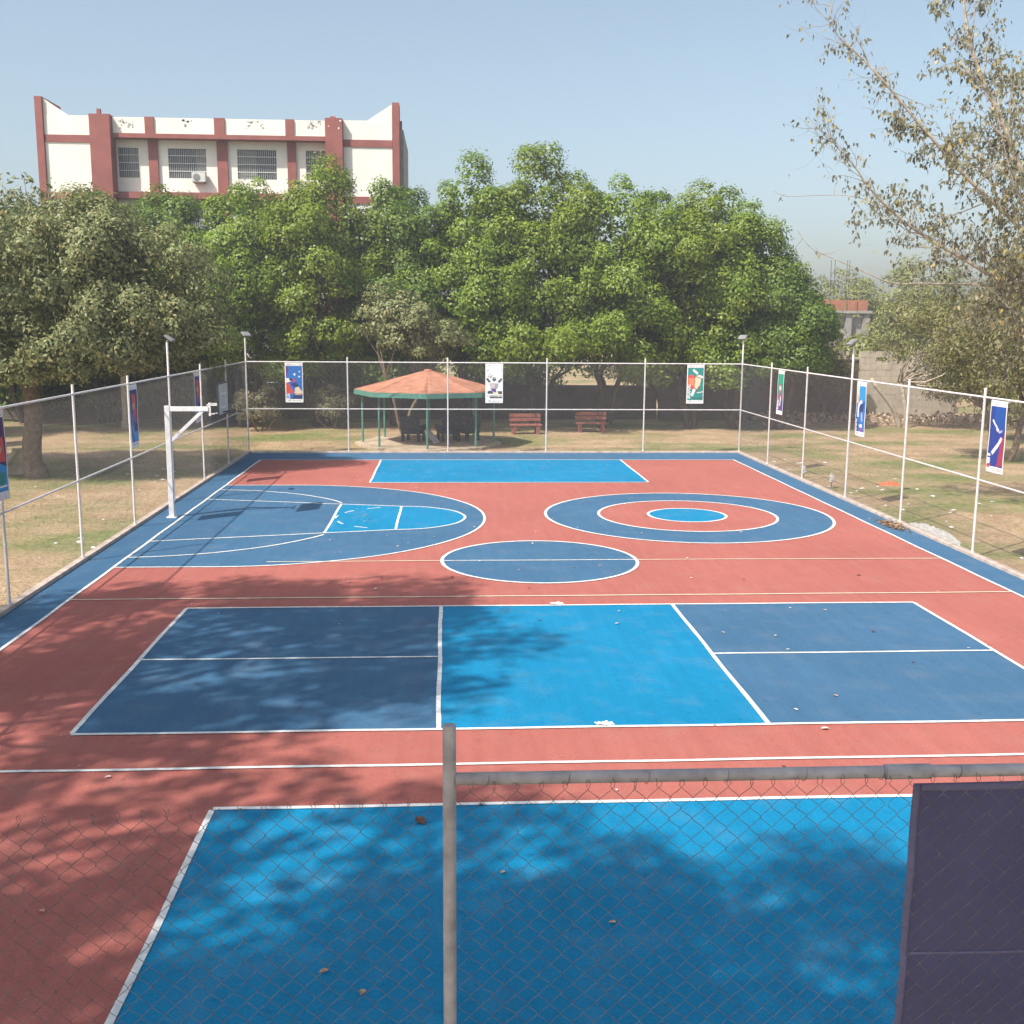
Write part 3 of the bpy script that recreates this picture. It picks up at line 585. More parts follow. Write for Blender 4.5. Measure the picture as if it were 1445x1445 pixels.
# ------------------------------------------------------------------ school building behind the trees
WALLW = mat('cream_white_plaster', (0.84, 0.80, 0.71), 0.9, 0.07, 0.7, 0.15, 20); MAROON = mat('maroon_plaster', (0.29, 0.10, 0.085), 0.85, 0.14, 1.5, 0.1, 20)
PANE = mat('dark_window_glass', (0.045, 0.055, 0.065), 0.2, 0.3, 2, spec=0.6); CURT = mat('grey_shutter', (0.22, 0.22, 0.21), 0.7, 0.15, 4); BARS = mat('white_grille', (0.62, 0.61, 0.58), 0.6, 0.1, 6); STAIN = mat('grey_peeled_plaster', (0.36, 0.34, 0.31), 0.95, 0.25, 5)
BY = 50.0
bl = thing('school_building', 'white multi storey building with maroon bands rising behind the trees', 'building', (-14.5, BY, 0))
OX = -14.5
def wall_holes(name, x0, x1, z0, z1, y0, y1, holes, m, parent):
    xs = sorted({x0, x1} | {h[0] for h in holes} | {h[1] for h in holes}); zs = sorted({z0, z1} | {h[2] for h in holes} | {h[3] for h in holes})
    b = MB()
    for zi in range(len(zs) - 1):
        run = None
        for xi in range(len(xs) - 1):
            cx_, cz_ = (xs[xi] + xs[xi + 1]) / 2, (zs[zi] + zs[zi + 1]) / 2
            solid = not any(h[0] < cx_ < h[1] and h[2] < cz_ < h[3] for h in holes)
            if solid: run = (run[0] if run else xs[xi], xs[xi + 1])
            if run and (not solid or xi == len(xs) - 2): b.box(run[0] - OX, run[1] - OX, y0 - BY, y1 - BY, zs[zi], zs[zi + 1]); run = None
    return b.build(name, m, parent)
def bbox(name, x0, x1, y0, y1, z0, z1, m, parent=bl): b = MB(); b.box(x0 - OX, x1 - OX, y0 - BY, y1 - BY, z0, z1); return b.build(name, m, parent)
FL = [-0.03, 2.95, 6.0, 9.05, 12.1, 15.15]
WIN = [(-20.2, -19.08), (-17.46, -15.38), (-13.66, -11.5), (-9.86, -8.73)]
holes = []
for k_ in range(5): holes += [(a, b_, FL[k_] + 0.9, FL[k_] + 2.5) for a, b_ in WIN]
wall_holes('wall', -21.3, -7.75, -0.03, 15.03, BY + 0.7, BY + 0.95, holes, WALLW, bl)
bbox('wall', -23.9, -21.35, BY + 0.1, BY + 12, -0.03, 16.16, WALLW); bbox('wall', -7.70, -5.0, BY + 0.1, BY + 12, -0.03, 16.16, WALLW)
bbox('wall', -21.3, -7.75, BY + 11.5, BY + 12, -0.03, 16.1, WALLW); bbox('roof', -21.3, -7.75, BY + 0.96, BY + 11.45, 14.9, 15.2, STAIN)
bbox('parapet', -20.25, -8.70, BY + 0.12, BY + 0.35, 15.28, 16.12, WALLW)
# sloped parapet wings
for pts in ([(-23.9, 16.165), (-22.6, 16.165), (-23.9, 17.03)], [(-6.36, 16.165), (-5.0, 16.165), (-5.0, 17.05)]):
    n = len(pts); b = MB(); vs = [(x - OX, 0.12, z) for x, z in pts] + [(x - OX, 0.36, z) for x, z in pts]
    b.add(vs, [(0, 1, 2), (5, 4, 3)] + [(i, n + i, n + (i + 1) % n, (i + 1) % n) for i in range(n)]); b.build('sloped_parapet', WALLW, bl)
bbox('end_fin', -24.3, -23.92, BY - 0.05, BY + 3.0, -0.03, 17.1, MAROON); bbox('end_fin', -4.98, -4.6, BY - 0.05, BY + 1.2, -0.03, 17.12, MAROON)
bbox('stair_wall', -4.98, -4.42, BY + 1.3, BY + 9, -0.03, 15.9, STAIN); bbox('roof_pipe', -4.65, -4.5, BY + 1.4, BY + 1.55, 15.9, 16.4, MAROON)
for a, b_ in ((-21.38, -20.28), (-8.66, -7.72)): bbox('pillar', a, b_, BY - 0.3, BY + 0.75, -0.03, 16.2, MAROON)
for a, b_ in ((-18.5, -18.0), (-14.75, -14.18), (-10.87, -10.4)): bbox('pillar', a, b_, BY + 0.55, BY + 0.72, -0.03, 15.02, MAROON); bbox('parapet_pillar', a, b_, BY + 0.04, BY + 0.4, 15.27, 16.15, MAROON)
for k_ in range(1, 6):
    bbox('floor_band', -23.9, -21.4, BY + 0.04, BY + 0.13, FL[k_] - 0.42 if k_ < 5 else 14.75, FL[k_] - 0.02, MAROON)
    bbox('floor_band', -7.70, -5.0, BY + 0.04, BY + 0.13, FL[k_] - 0.42 if k_ < 5 else 14.75, FL[k_] - 0.02, MAROON)
    bbox('sunshade_slab', -20.26, -8.68, BY + 0.0 if k_ == 5 else BY + 0.25, BY + 0.705, 15.03 if k_ == 5 else FL[k_] - 0.25, 15.265 if k_ == 5 else FL[k_] + 0.1, MAROON)
bbox('roof_stub', -21.0, -20.8, BY - 0.1, BY + 0.1, 16.2, 16.5, MAROON); bbox('roof_stub', -8.4, -8.1, BY - 0.1, BY + 0.1, 16.2, 16.32, MAROON)
for k_ in range(5):
    for wi, (a, b_) in enumerate(WIN):
        z0, z1 = FL[k_] + 0.9, FL[k_] + 2.5
        wn = bbox('window', a, b_, BY + 0.86, BY + 0.90, z0, z1, PANE)
        wide = b_ - a > 1.5; sp = a + (b_ - a) * (0.72 if wi == 1 else 0.0 if wi == 2 else 0.55)
        e0, e1 = (a + 0.02, a + (b_ - a) * 0.48) if wi == 2 else (sp, b_ - 0.02)
        bbox('shutter', e0, e1, BY + 0.82, BY + 0.855, z0 + 0.02, z1 - 0.02, CURT, wn)
        gr = MB()
        for q in range(1, 4): zz = z0 + (z1 - z0) * (0.24, 0.5, 0.76)[q - 1]; gr.box(a - OX, b_ - OX, 0.70, 0.73, zz - 0.02, zz + 0.02)
        n = 20 if wide else 11
        for q in range(n + 1): xx = a + (b_ - a) * q / n; gr.box(xx - 0.008 - OX, xx + 0.008 - OX, 0.735, 0.75, z0, z1)
        gr.build('grille', BARS, wn)
for (x, z, n) in ((-19.5, 15.75, 16), (-16.2, 15.85, 9), (-12.6, 15.85, 12), (-9.3, 15.95, 16), (-8.0, 15.8, 3)):
    for q in range(n):
        px, pz = x + random.gauss(0, 0.28), z + random.gauss(0, 0.12); s = random.uniform(0.03, 0.09); yy = 0.115 if x < -8.7 else -0.303
        poly = [(px + s * random.uniform(0.5, 1.3) * math.cos(a), pz + s * random.uniform(0.4, 1.2) * math.sin(a)) for a in np.linspace(0, 5.4, 7)]
        b = MB(); b.add([(u - OX, yy, min(v, 16.1)) for u, v in poly], [tuple(range(7))]); b.build('plaster_patch', STAIN if x < -8.2 else WALLW, bl)
ac = thing('air_conditioner', 'white air conditioner box hung under a barred upper window', 'air conditioner', (-15.75, BY + 0.69, 12.72))
b = MB(); b.box(-0.38, 0.38, -0.42, -0.06, 0.05, 0.56); b.build('casing', BARS, ac, bevel=0.02)
b = MB(); b.tube([(-0.1, -0.435, 0.3), (-0.1, -0.425, 0.3)], 0.2, 16); b.build('fan_grille', CURT, ac)
b = MB(); b.box(-0.3, -0.26, -0.4, 0, 0, 0.045); b.box(0.26, 0.3, -0.4, 0, 0, 0.045); b.build('bracket', DARKST, ac)

# ------------------------------------------------------------------ walls beyond the lawn
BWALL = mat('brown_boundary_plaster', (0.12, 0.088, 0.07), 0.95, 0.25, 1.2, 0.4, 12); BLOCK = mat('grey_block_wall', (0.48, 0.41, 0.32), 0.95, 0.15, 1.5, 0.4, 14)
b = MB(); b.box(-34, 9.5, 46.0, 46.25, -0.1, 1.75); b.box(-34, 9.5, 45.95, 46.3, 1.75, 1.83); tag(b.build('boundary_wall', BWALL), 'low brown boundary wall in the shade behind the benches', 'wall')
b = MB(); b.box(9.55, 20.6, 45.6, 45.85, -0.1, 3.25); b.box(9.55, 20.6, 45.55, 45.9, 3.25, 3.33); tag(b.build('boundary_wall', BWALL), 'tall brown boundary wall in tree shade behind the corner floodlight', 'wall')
bw = thing('block_wall', 'pale concrete block wall beyond the rubble heap', 'wall', (22.5, 47.0, 0))
for r_ in range(11):
    for q in range(11):
        x = -2.6 + q * 0.62 + (0.31 if r_ % 2 else 0)
        if r_ > 8 and random.random() < 0.25: continue
        b = MB(); y = random.uniform(-0.008, 0.008)
        b.box(x + 0.006, x + 0.612, -0.1 + y, 0.1 + y, r_ * 0.345 - 0.05, r_ * 0.345 + 0.285); b.build('block', BLOCK, bw)
b = MB(); b.box(-2.4, 4.4, -0.07, 0.07, -0.05, 3.2); b.build('mortar', BLOCK, bw)
b = MB(); b.tube([(21.6, 46.3, 0.1), (20.4, 46.75, 3.5)], 0.07, 6); tag(b.build('leaning_pole', DARKBARK), 'dark wooden pole leaning against the block wall', 'pole')
# unfinished house far right
BRICK = mat('red_brickwork', (0.36, 0.15, 0.09), 0.9, 0.25, 3); GREYC = mat('raw_concrete', (0.33, 0.31, 0.29), 0.9, 0.25, 2)
h = thing('unfinished_house', 'unfinished concrete house with red brick parapet and bare steel rods', 'house', (31.6, 78, 0))
for x in (-2.0, 0.3, 1.8): b = MB(); b.box(x - 0.25, x + 0.25, -0.2, 0.2, -0.1, 6.2); b.build('column', GREYC, h)
b = MB(); b.box(-2.6, 2.1, 0.25, 6, -0.1, 5.9); b.build('wall', GREYC, h)
b = MB(); b.box(-2.8, 2.2, -0.4, 6.2, 6.2, 6.42); b.build('slab', GREYC, h)
for x0 in (-2.7, -1.3, 0.1, 1.0): b = MB(); b.box(x0, x0 + (1.25 if x0 < 0 else 0.8), -0.3, -0.1, 6.42, 7.3); b.build('brick_parapet', BRICK, h)
for x in (-1.2, -0.9, 0.1, 0.35): b = MB(); b.tube([(x, 0.5, 6.42), (x + random.uniform(-.05, .05), 0.5, 10.6)], 0.022, 5); b.build('steel_rod', DARKST, h)
b = MB(); b.box(-0.35, 0.55, 0.18, 0.248, 2.5, 4.5); b.build('window', PANE, h)

# ------------------------------------------------------------------ trees
def dirs(n):
    v = rng.normal(size=(n, 3)); return v / np.linalg.norm(v, axis=1, keepdims=True)
def leaf_quads(C, Nrm, L, Wd, droop=0.0):
    """diamond leaf quads at C facing Nrm"""
    n = len(C); a = rng.normal(size=(n, 3)); a[:, 2] -= droop
    t = a - Nrm * (a * Nrm).sum(1, keepdims=True); t /= np.linalg.norm(t, axis=1, keepdims=True) + 1e-9
    s = np.cross(Nrm, t); L = (L * rng.uniform(0.7, 1.25, n))[:, None]; W_ = (Wd * rng.uniform(0.7, 1.25, n))[:, None]
    fold = Nrm * (W_ * 0.25)
    return np.stack([C - t * L * 0.5, C + s * W_ * 0.5 - t * L * 0.05 + fold, C + t * L * 0.5, C - s * W_ * 0.5 - t * L * 0.05 + fold], 1)
def crown_leaves(ells, nclump, per, rc, L, Wd, droop=0.3, interior=0.15, flat=0.8, low=-0.75):
    out = []; centers = []
    vol = np.array([e[3] * e[4] + e[4] * e[5] + e[3] * e[5] for e in ells]); vol = vol / vol.sum()
    for e, vfrac in zip(ells, vol):
        m = max(6, int(nclump * vfrac)); d = dirs(m * 2); d = d[d[:, 2] > low][:m]
        rad = rng.uniform(0.72, 1.10, len(d))[:, None]
        c_ = np.array(e[:3]) + d * np.array(e[3:]) * rad
        centers.append((c_, d))
    allc = []
    for (c_, d) in centers:
        for p, dd in zip(c_, d):
            # drop clumps buried deep in another lobe
            buried = any(sum(((p[i] - e[i]) / e[3 + i]) ** 2 for i in range(3)) < 0.42 for e in ells)
            if buried and rng.random() < 0.7: continue
            r = rng.uniform(*rc); n = int(per * (r / np.mean(rc)) ** 2)
            q = dirs(n)
            q[:, 2] = np.where(q[:, 2] < -0.55, -q[:, 2], q[:, 2]); rr = r * rng.uniform(0.62, 1.03, n)[:, None] * (1 + 0.12 * rng.normal(size=(n, 1)))
            pos = p + q * rr * np.array([1, 1, flat])
            nm = q * 0.75 + dirs(n) * 0.5 + dd * 0.45 + np.array([0, 0, 0.1]); nm /= np.linalg.norm(nm, axis=1, keepdims=True)
            out.append(leaf_quads(pos, nm, L, Wd, droop)); allc.append(p)
    if interior:
        tot = sum(len(o) for o in out)
        for e, vf in zip(ells, vol):
            n = int(tot * interior * vf); d = dirs(n) * np.array(e[3:]) * (rng.random(n) ** 0.4)[:, None] * 0.82 + np.array(e[:3])
            out.append(leaf_quads(d, dirs(n), L * 1.4, Wd * 1.5, droop))
    return np.concatenate(out), allc
def limb(b, p, q, r0, r1, n=5, seg=6, wob=0.12, sagz=0.0):
    p, q = Vector(p), Vector(q); L = (q - p).length; pts = []; rs = []
    o1 = Vector(rng.normal(size=3)) * wob * L * 0.35; o2 = Vector(rng.normal(size=3)) * wob * L * 0.25
    for i in range(n + 1):
        s = i / n; pts.append(p.lerp(q, s) + o1 * math.sin(math.pi * s) + o2 * math.sin(2 * math.pi * s) + Vector((0, 0, sagz * L * math.sin(math.pi * s)))); rs.append(r0 * (1 - s) + r1 * s)
    b.tube(pts, rs, seg); return pts
def tree(name, label, base, forks, ells, lm, bark, trunk_r=0.2, fork_h=2.2, nclump=100, per=150, rc=(0.5, 0.95), L=0.22, Wd=0.12, droop=0.3, interior=0.15, group=None, nlimb=26, lean=(0, 0), low=-0.75, flat=0.8):
    t = thing(name, label, 'tree', base, 0, group); bx, by, bz = base
    ells = [(e[0] - bx, e[1] - by, e[2] - bz) + tuple(e[3:]) for e in ells]
    V, cs = crown_leaves(ells, nclump, per, rc, L, Wd, droop, interior, flat, low)
    quads_mesh('crown', V, lm, t)
    b = MB(); tops = []
    for k_ in range(forks):
        a = 2 * math.pi * k_ / forks + rng.uniform(-.4, .4); s = 0.0 if forks == 1 else trunk_r * 0.8
        top = (lean[0] + math.cos(a) * (0.2 if forks == 1 else 0.8), lean[1] + math.sin(a) * (0.2 if forks == 1 else 0.6), fork_h * rng.uniform(0.9, 1.2))
        pts = limb(b, (math.cos(a) * s, math.sin(a) * s, -0.25), top, trunk_r * (1.15 if forks == 1 else 0.7), trunk_r * (0.8 if forks == 1 else 0.5), 7, 9, 0.12); tops.append(pts[-1])
    if forks == 1: b.tube([(0, 0, -0.2), (0, 0, 0.12), (lean[0] * .1, lean[1] * .1, 0.4)], [trunk_r * 1.45, trunk_r * 1.25, trunk_r * 1.1], 9)
    b.build('trunk', bark, t, smooth=True)
    idx = rng.permutation(len(cs))[:nlimb]; bs = [MB() for _ in tops]
    for i in idx:
        q = min(range(len(tops)), key=lambda q: (tops[q] - Vector(cs[i])).length); limb(bs[q], tops[q], cs[i], trunk_r * 0.26, 0.015, 5, 5, 0.16)
    for b in bs:
        if b.v: b.build('limbs', bark, t, smooth=True)
    return t
GR = 'row of leafy green trees behind the court'
def row(px_x, top, hw_, y, lb, lm=L_FICUS, lo=1.9, base_x=None, forks=3, nclump=190, per=270, extra=(), **kw):
    y -= 1.3; top += 0.1
    """irregular multi-lobed crown between lo and top"""
    H = top - lo; ells = []
    ells.append((px_x, y, lo + H * 0.42, hw_, hw_ * 0.85, H * 0.42)); ells.append((px_x + rng.uniform(-.3, .3) * hw_, y, lo + H * 0.70, hw_ * 0.72, hw_ * 0.65, H * 0.30))
    for q in range(7):
        a = rng.uniform(-3.6, 0.5); ells.append((px_x + math.cos(a) * hw_ * 0.68, y + math.sin(a) * hw_ * 0.6, lo + H * rng.uniform(0.12, 0.75), hw_ * rng.uniform(0.32, 0.5), hw_ * 0.42, H * rng.uniform(0.11, 0.19)))
    ells += list(extra)
    tree('leafy_tree', lb, (base_x if base_x is not None else px_x, y + 0.3, -0.03), forks, ells, lm, DARKBARK, 0.24, 2.6, nclump, per, group=GR, **kw)
RW = dict(rc=(0.45, 0.95), L=0.18, Wd=0.10, flat=0.95)
row(-12.0, 11.7, 3.3, 42.3, 'bright green tree behind the corner post next to the olive tree', **RW)
row(-8.3, 12.1, 3.4, 42.6, 'bright green tree behind the blue and red banner', L_FICUSY, **RW)
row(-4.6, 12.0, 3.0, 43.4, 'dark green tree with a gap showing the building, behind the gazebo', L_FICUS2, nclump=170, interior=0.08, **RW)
row(-0.9, 12.2, 3.2, 42.4, 'green tree behind the white banner', **RW)
row(2.6, 12.8, 3.5, 42.8, 'tallest green tree of the row behind the first red bench', L_FICUSY, extra=[(3.0, 37.6, 3.9, 1.7, 1.3, 0.9), (1.2, 38.6, 4.4, 1.6, 1.3, 1.0)], **RW)
row(6.6, 11.6, 3.5, 42.2, 'green tree with forked pale lit trunks behind the shaded bench', lo=3.0, base_x=5.9, extra=[(5.4, 38.4, 4.4, 1.6, 1.3, 0.9)], **RW)
row(10.2, 11.3, 3.4, 42.0, 'green tree behind the teal banner', L_FICUSY, **RW)
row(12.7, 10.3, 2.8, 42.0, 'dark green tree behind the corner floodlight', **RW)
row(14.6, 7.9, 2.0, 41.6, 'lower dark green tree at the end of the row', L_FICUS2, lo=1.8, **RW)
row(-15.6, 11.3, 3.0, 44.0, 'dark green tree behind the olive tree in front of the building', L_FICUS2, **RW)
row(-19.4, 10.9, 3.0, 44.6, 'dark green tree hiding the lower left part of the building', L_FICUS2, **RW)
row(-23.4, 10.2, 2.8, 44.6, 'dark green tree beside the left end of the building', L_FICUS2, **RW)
tree('leafy_tree', 'small dusty olive tree directly behind the gazebo roof', (-3.9, 37.8, -0.03), 2, [(-3.9, 37.9, 4.9, 2.0, 1.6, 1.6), (-2.6, 37.6, 4.4, 1.4, 1.2, 1.0), (-4.9, 37.9, 5.4, 1.3, 1.1, 1.0)], L_OLIVE, BARK, 0.12, 2.2, 60, 130, (0.35, 0.7), 0.17, 0.09, interior=0.1)
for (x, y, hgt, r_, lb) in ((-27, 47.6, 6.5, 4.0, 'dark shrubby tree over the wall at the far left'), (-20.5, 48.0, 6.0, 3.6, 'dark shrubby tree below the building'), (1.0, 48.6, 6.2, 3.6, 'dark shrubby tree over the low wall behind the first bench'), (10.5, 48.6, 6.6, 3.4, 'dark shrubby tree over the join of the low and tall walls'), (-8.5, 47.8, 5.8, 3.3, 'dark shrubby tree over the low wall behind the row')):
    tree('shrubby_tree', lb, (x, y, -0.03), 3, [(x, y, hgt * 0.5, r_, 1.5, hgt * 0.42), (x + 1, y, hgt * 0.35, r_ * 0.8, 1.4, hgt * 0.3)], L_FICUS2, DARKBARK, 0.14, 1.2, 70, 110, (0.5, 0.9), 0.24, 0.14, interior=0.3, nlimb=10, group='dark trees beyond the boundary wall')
# dusty olive tree left of the fence
ot = tree('olive_leaved_tree', 'big dusty olive tree with thick bent trunk outside the fence', (-15.6, 23.4, -0.03), 1,
     [(-16.4, 24.0, 6.2, 4.6, 3.8, 3.0), (-12.4, 24.2, 5.9, 2.9, 2.6, 2.4), (-20.0, 24.5, 5.8, 3.6, 3.2, 2.8), (-14.3, 24.2, 7.3, 2.6, 2.4, 1.6), (-11.5, 24.0, 4.7, 2.0, 1.9, 1.6), (-17.6, 23.0, 4.4, 2.4, 2.0, 1.4), (-13.6, 23.0, 4.4, 2.0, 1.7, 1.4), (-15.6, 22.0, 4.0, 2.4, 1.3, 1.2), (-18.6, 22.6, 3.9, 1.9, 1.5, 1.3)],
     L_OLIVE, BARK, 0.30, 3.8, 530, 210, (0.35, 0.85), 0.155, 0.07, 0.9, 0.3, nlimb=18, lean=(-0.45, 0.1))
b = MB(); V = []
for (x, z, n) in ((-15.6, 9.6, 16), (-14.9, 9.4, 10), (-13.6, 9.3, 14), (-14.4, 9.2, 8), (-16.3, 9.5, 14), (-12.6, 8.9, 6)):
    pts = limb(b, (x + 0.2, 24.1, 7.6), (x, 24.0, z), 0.03, 0.008, 6, 4, 0.1)
    P = np.array([pts[-1 - int(rng.integers(0, 3))] for _ in range(n * 2)]) + rng.normal(size=(n * 2, 3)) * 0.14
    nm = dirs(n * 2); V.append(leaf_quads(P, nm, 0.21, 0.1, 0.4))
# (sprigs standing out of the top)
s1 = quads_mesh('top_sprig_leaves', np.concatenate(V) - np.array([-15.6, 23.4, -0.03]), L_OLIVE, ot)
b.v = [(x + 15.6, y - 23.4, z + 0.03) for x, y, z in b.v]; b.build('top_sprigs', PALEBARK, ot)
# further trunks of the grove on the left
for (x, y, hgt, lb) in ((-21.0, 38.5, 7.5, 'thin trunked olive tree behind the cut trunk'), (-17.6, 40.5, 7.8, 'thin trunked olive tree in the shade left of the row'), (-26.5, 36.0, 8.0, 'olive tree at the edge of the far lawn')):
    tree('olive_leaved_tree', lb, (x, y, -0.03), 1, [(x, y, hgt * 0.68, 3.2, 2.8, hgt * 0.27), (x + 1.2, y + 0.6, hgt * 0.58, 2.4, 2.2, hgt * 0.2)], L_OLIVE, PALEBARK, 0.17, 3.0, 90, 120, (0.5, 0.9), 0.22, 0.11, 0.5, 0.2, group='olive trees on the left lawn')
for (x, y, hgt, r_, lb) in ((-10.9, 39.2, 2.0, 1.1, 'pale dry bush behind the left corner post'), (-7.6, 40.6, 1.9, 1.0, 'pale dry bush below the blue and red banner')):
    tree('dry_bush', lb, (x, y, -0.03), 4, [(x, y, hgt * 0.55, r_, r_ * 0.8, hgt * 0.45)], L_PEEPAL, BARK, 0.06, 0.6, 26, 90, (0.25, 0.5), 0.14, 0.05, 0.9, 0.1, nlimb=12)
for (x, y, hgt, r_, lb) in ((-14.5, 44.2, 4.4, 2.4, 'dark bush in front of the wall behind the hoop'), (-19.2, 44.6, 4.6, 2.6, 'dark bush in front of the wall below the olive tree'), (-24.0, 44.0, 4.8, 2.8, 'dark bush in front of the wall beyond the far lawn')):
    tree('shrubby_tree', lb, (x, y, -0.03), 3, [(x, y, hgt * 0.5, r_, 1.2, hgt * 0.48)], L_FICUS2, DARKBARK, 0.1, 0.8, 60, 120, (0.4, 0.8), 0.22, 0.12, interior=0.3, nlimb=8, group='dark trees beyond the boundary wall')
# right background
tree('thorn_tree', 'olive thorn tree with leaning forked trunk beyond the rubble', (21.6, 41.5, -0.03), 2, [(22.5, 41.5, 4.6, 2.6, 2.2, 2.3), (25.0, 41.0, 4.2, 3.0, 2.6, 2.4), (24.0, 40.5, 2.2, 1.7, 1.5, 1.6)], L_DRYBUSH, PALEBARK, 0.2, 2.6, 120, 120, (0.4, 0.85), 0.17, 0.07, 0.9, 0.1, lean=(-1.1, 0))
tree('thorn_tree', 'dry brownish olive bush between the green row and the block wall', (18.6, 44.5, -0.03), 3, [(17.6, 44.5, 3.4, 1.4, 1.3, 2.0), (18.5, 44.3, 2.4, 1.1, 1.0, 1.3)], L_DRYBUSH, BARK, 0.1, 1.2, 60, 110, (0.4, 0.8), 0.16, 0.06, 0.6, 0.1)
tree('thorn_tree', 'low drooping olive tree close to the right of the fence', (19.5, 27.5, -0.03), 2, [(19.3, 27.5, 3.8, 2.4, 2.2, 1.6), (17.9, 27.4, 4.4, 1.8, 1.8, 1.4), (20.5, 27.5, 5.4, 2.6, 2.2, 1.6)], L_DRYBUSH, BARK, 0.2, 1.9, 100, 120, (0.35, 0.75), 0.16, 0.07, 0.9, 0.12)
for (x, y, hgt, r_, lb) in ((29.5, 45.5, 6.0, 3.2, 'olive thorn tree past the end of the block wall'), (34.5, 44.0, 6.5, 3.4, 'broad olive thorn tree farthest along the rubble heap'), (25.5, 35.5, 5.0, 2.6, 'low olive thorn tree on the lawn before the rubble')):
    tree('thorn_tree', lb, (x, y, -0.03), 3, [(x, y, hgt * 0.55, r_, r_ * 0.8, hgt * 0.43), (x - 1, y - 0.6, hgt * 0.33, r_ * 0.8, r_ * 0.7, hgt * 0.3)], L_DRYBUSH, BARK, 0.13, 1.2, 90, 110, (0.4, 0.85), 0.18, 0.075, 0.9, 0.15, nlimb=12)
for i, (x, y, hgt, r_, lb) in enumerate(((27.5, 88, 9.4, 4.8, 'hazy far tree behind the unfinished house'), (35.0, 92, 10.4, 5.8, 'hazy far tree beside the steel rods'), (43, 90, 11.0, 6.0, 'tall hazy far tree beyond the block wall'), (51, 84, 11.5, 6.0, 'hazy far tree at the end of the far grove'), (36.5, 74, 7.4, 3.8, 'olive tree in front of the far grove'), (27.6, 66, 4.0, 2.2, 'bushy tree in front of the unfinished house'))):
    tree('far_tree', lb, (x, y, -0.03), 2, [(x, y, hgt * 0.56, r_, r_ * 0.8, hgt * 0.42), (x + r_ * .5, y - 1, hgt * 0.45, r_ * 0.7, r_ * .6, hgt * 0.33)], L_FAR, BARK, 0.2, 1.6, 80, 90, (0.7, 1.4), 0.34, 0.17, 0.5, 0.25, nlimb=8, group='far grove on the right')

# tall trees outside the frame on the sunny side: they throw the leaf shade on the near court
def shade_tree(lb, base, ells, nclump, per, rc=(0.5, 1.0)):
    tree('shade_tree', lb, base, 1, ells, L_FICUS2, BARK, 0.3, 5.5, nclump, per, rc, 0.24, 0.13, 0.3, 0.12, group='tall trees on the near side of the court', nlimb=24)
shade_tree('tall leafy tree outside the near left corner post', (-13.2, -2.6, -0.03), [(-12.7, -2.6, 11.8, 3.9, 3.8, 2.2), (-14.5, -1.0, 11.3, 2.8, 3.0, 1.9), (-11.6, -0.6, 12.8, 2.0, 2.4, 1.6)], 120, 130)
shade_tree('tall leafy tree beside the near fence corner', (-8.2, -13.6, -0.03), [(-7.2, -13.0, 12.4, 3.8, 3.0, 2.2), (-5.6, -14.4, 12.8, 3.0, 2.6, 1.9), (-9.6, -12.6, 11.8, 2.6, 2.4, 1.8)], 160, 130)
shade_tree('thin crowned tall tree outside the near left fence', (-14.4, -8.4, -0.03), [(-13.4, -8.4, 11.4, 3.2, 3.0, 2.0), (-11.2, -9.6, 11.8, 2.6, 2.4, 1.6)], 66, 100, (0.4, 0.8))

# ------------------------------------------------------------------ sparse tree on the right
pt = thing('sparse_tree', 'large half bare tree with pale branches and hanging dull leaves', 'tree', (15.8, 15.2, -0.03))
PB = Vector((15.8, 15.2, -0.03)); br = MB(); tw = MB(); LC = []; 
def Q(*pts): return [Vector(p) for p in pts]
def smooth_path(P, k_=4):
    out = []
    for i in range(len(P) - 1):
        p0, p1, p2, p3 = P[max(i - 1, 0)], P[i], P[i + 1], P[min(i + 2, len(P) - 1)]
        for j in range(k_):
            s = j / k_; out.append(0.5 * ((2 * p1) + (p2 - p0) * s + (2 * p0 - 5 * p1 + 4 * p2 - p3) * s * s + (3 * p1 - p0 - 3 * p2 + p3) * s ** 3))
    out.append(P[-1]); return out
def grow(p, d, L, r, depth, leafy):
    n = 6; pts = [p]; dd = d.normalized()
    for i in range(n):
        dd = (dd + Vector(rng.normal(size=3)) * 0.16 + Vector((0, 0, 0.035))).normalized(); pts.append(pts[-1] + dd * L / n)
    (br if r > 0.02 else tw).tube([q - PB for q in pts], [r * (1 - 0.75 * i / n) for i in range(n + 1)], 6 if r > 0.02 else 4, caps=False)
    if depth > 0:
        for i in range(2, n + 1):
            if rng.random() < 0.78:
                nd = (dd + Vector(rng.normal(size=3)) * 0.75).normalized(); grow(pts[i], nd, L * rng.uniform(0.4, 0.65), r * 0.45, depth - 1, leafy)
    if depth <= 1:
        for i in range(1, n + 1):
            if rng.random() < leafy:
                for _ in range(int(rng.integers(1, 3))): LC.append(pts[i] + Vector(rng.normal(size=3)) * 0.05)
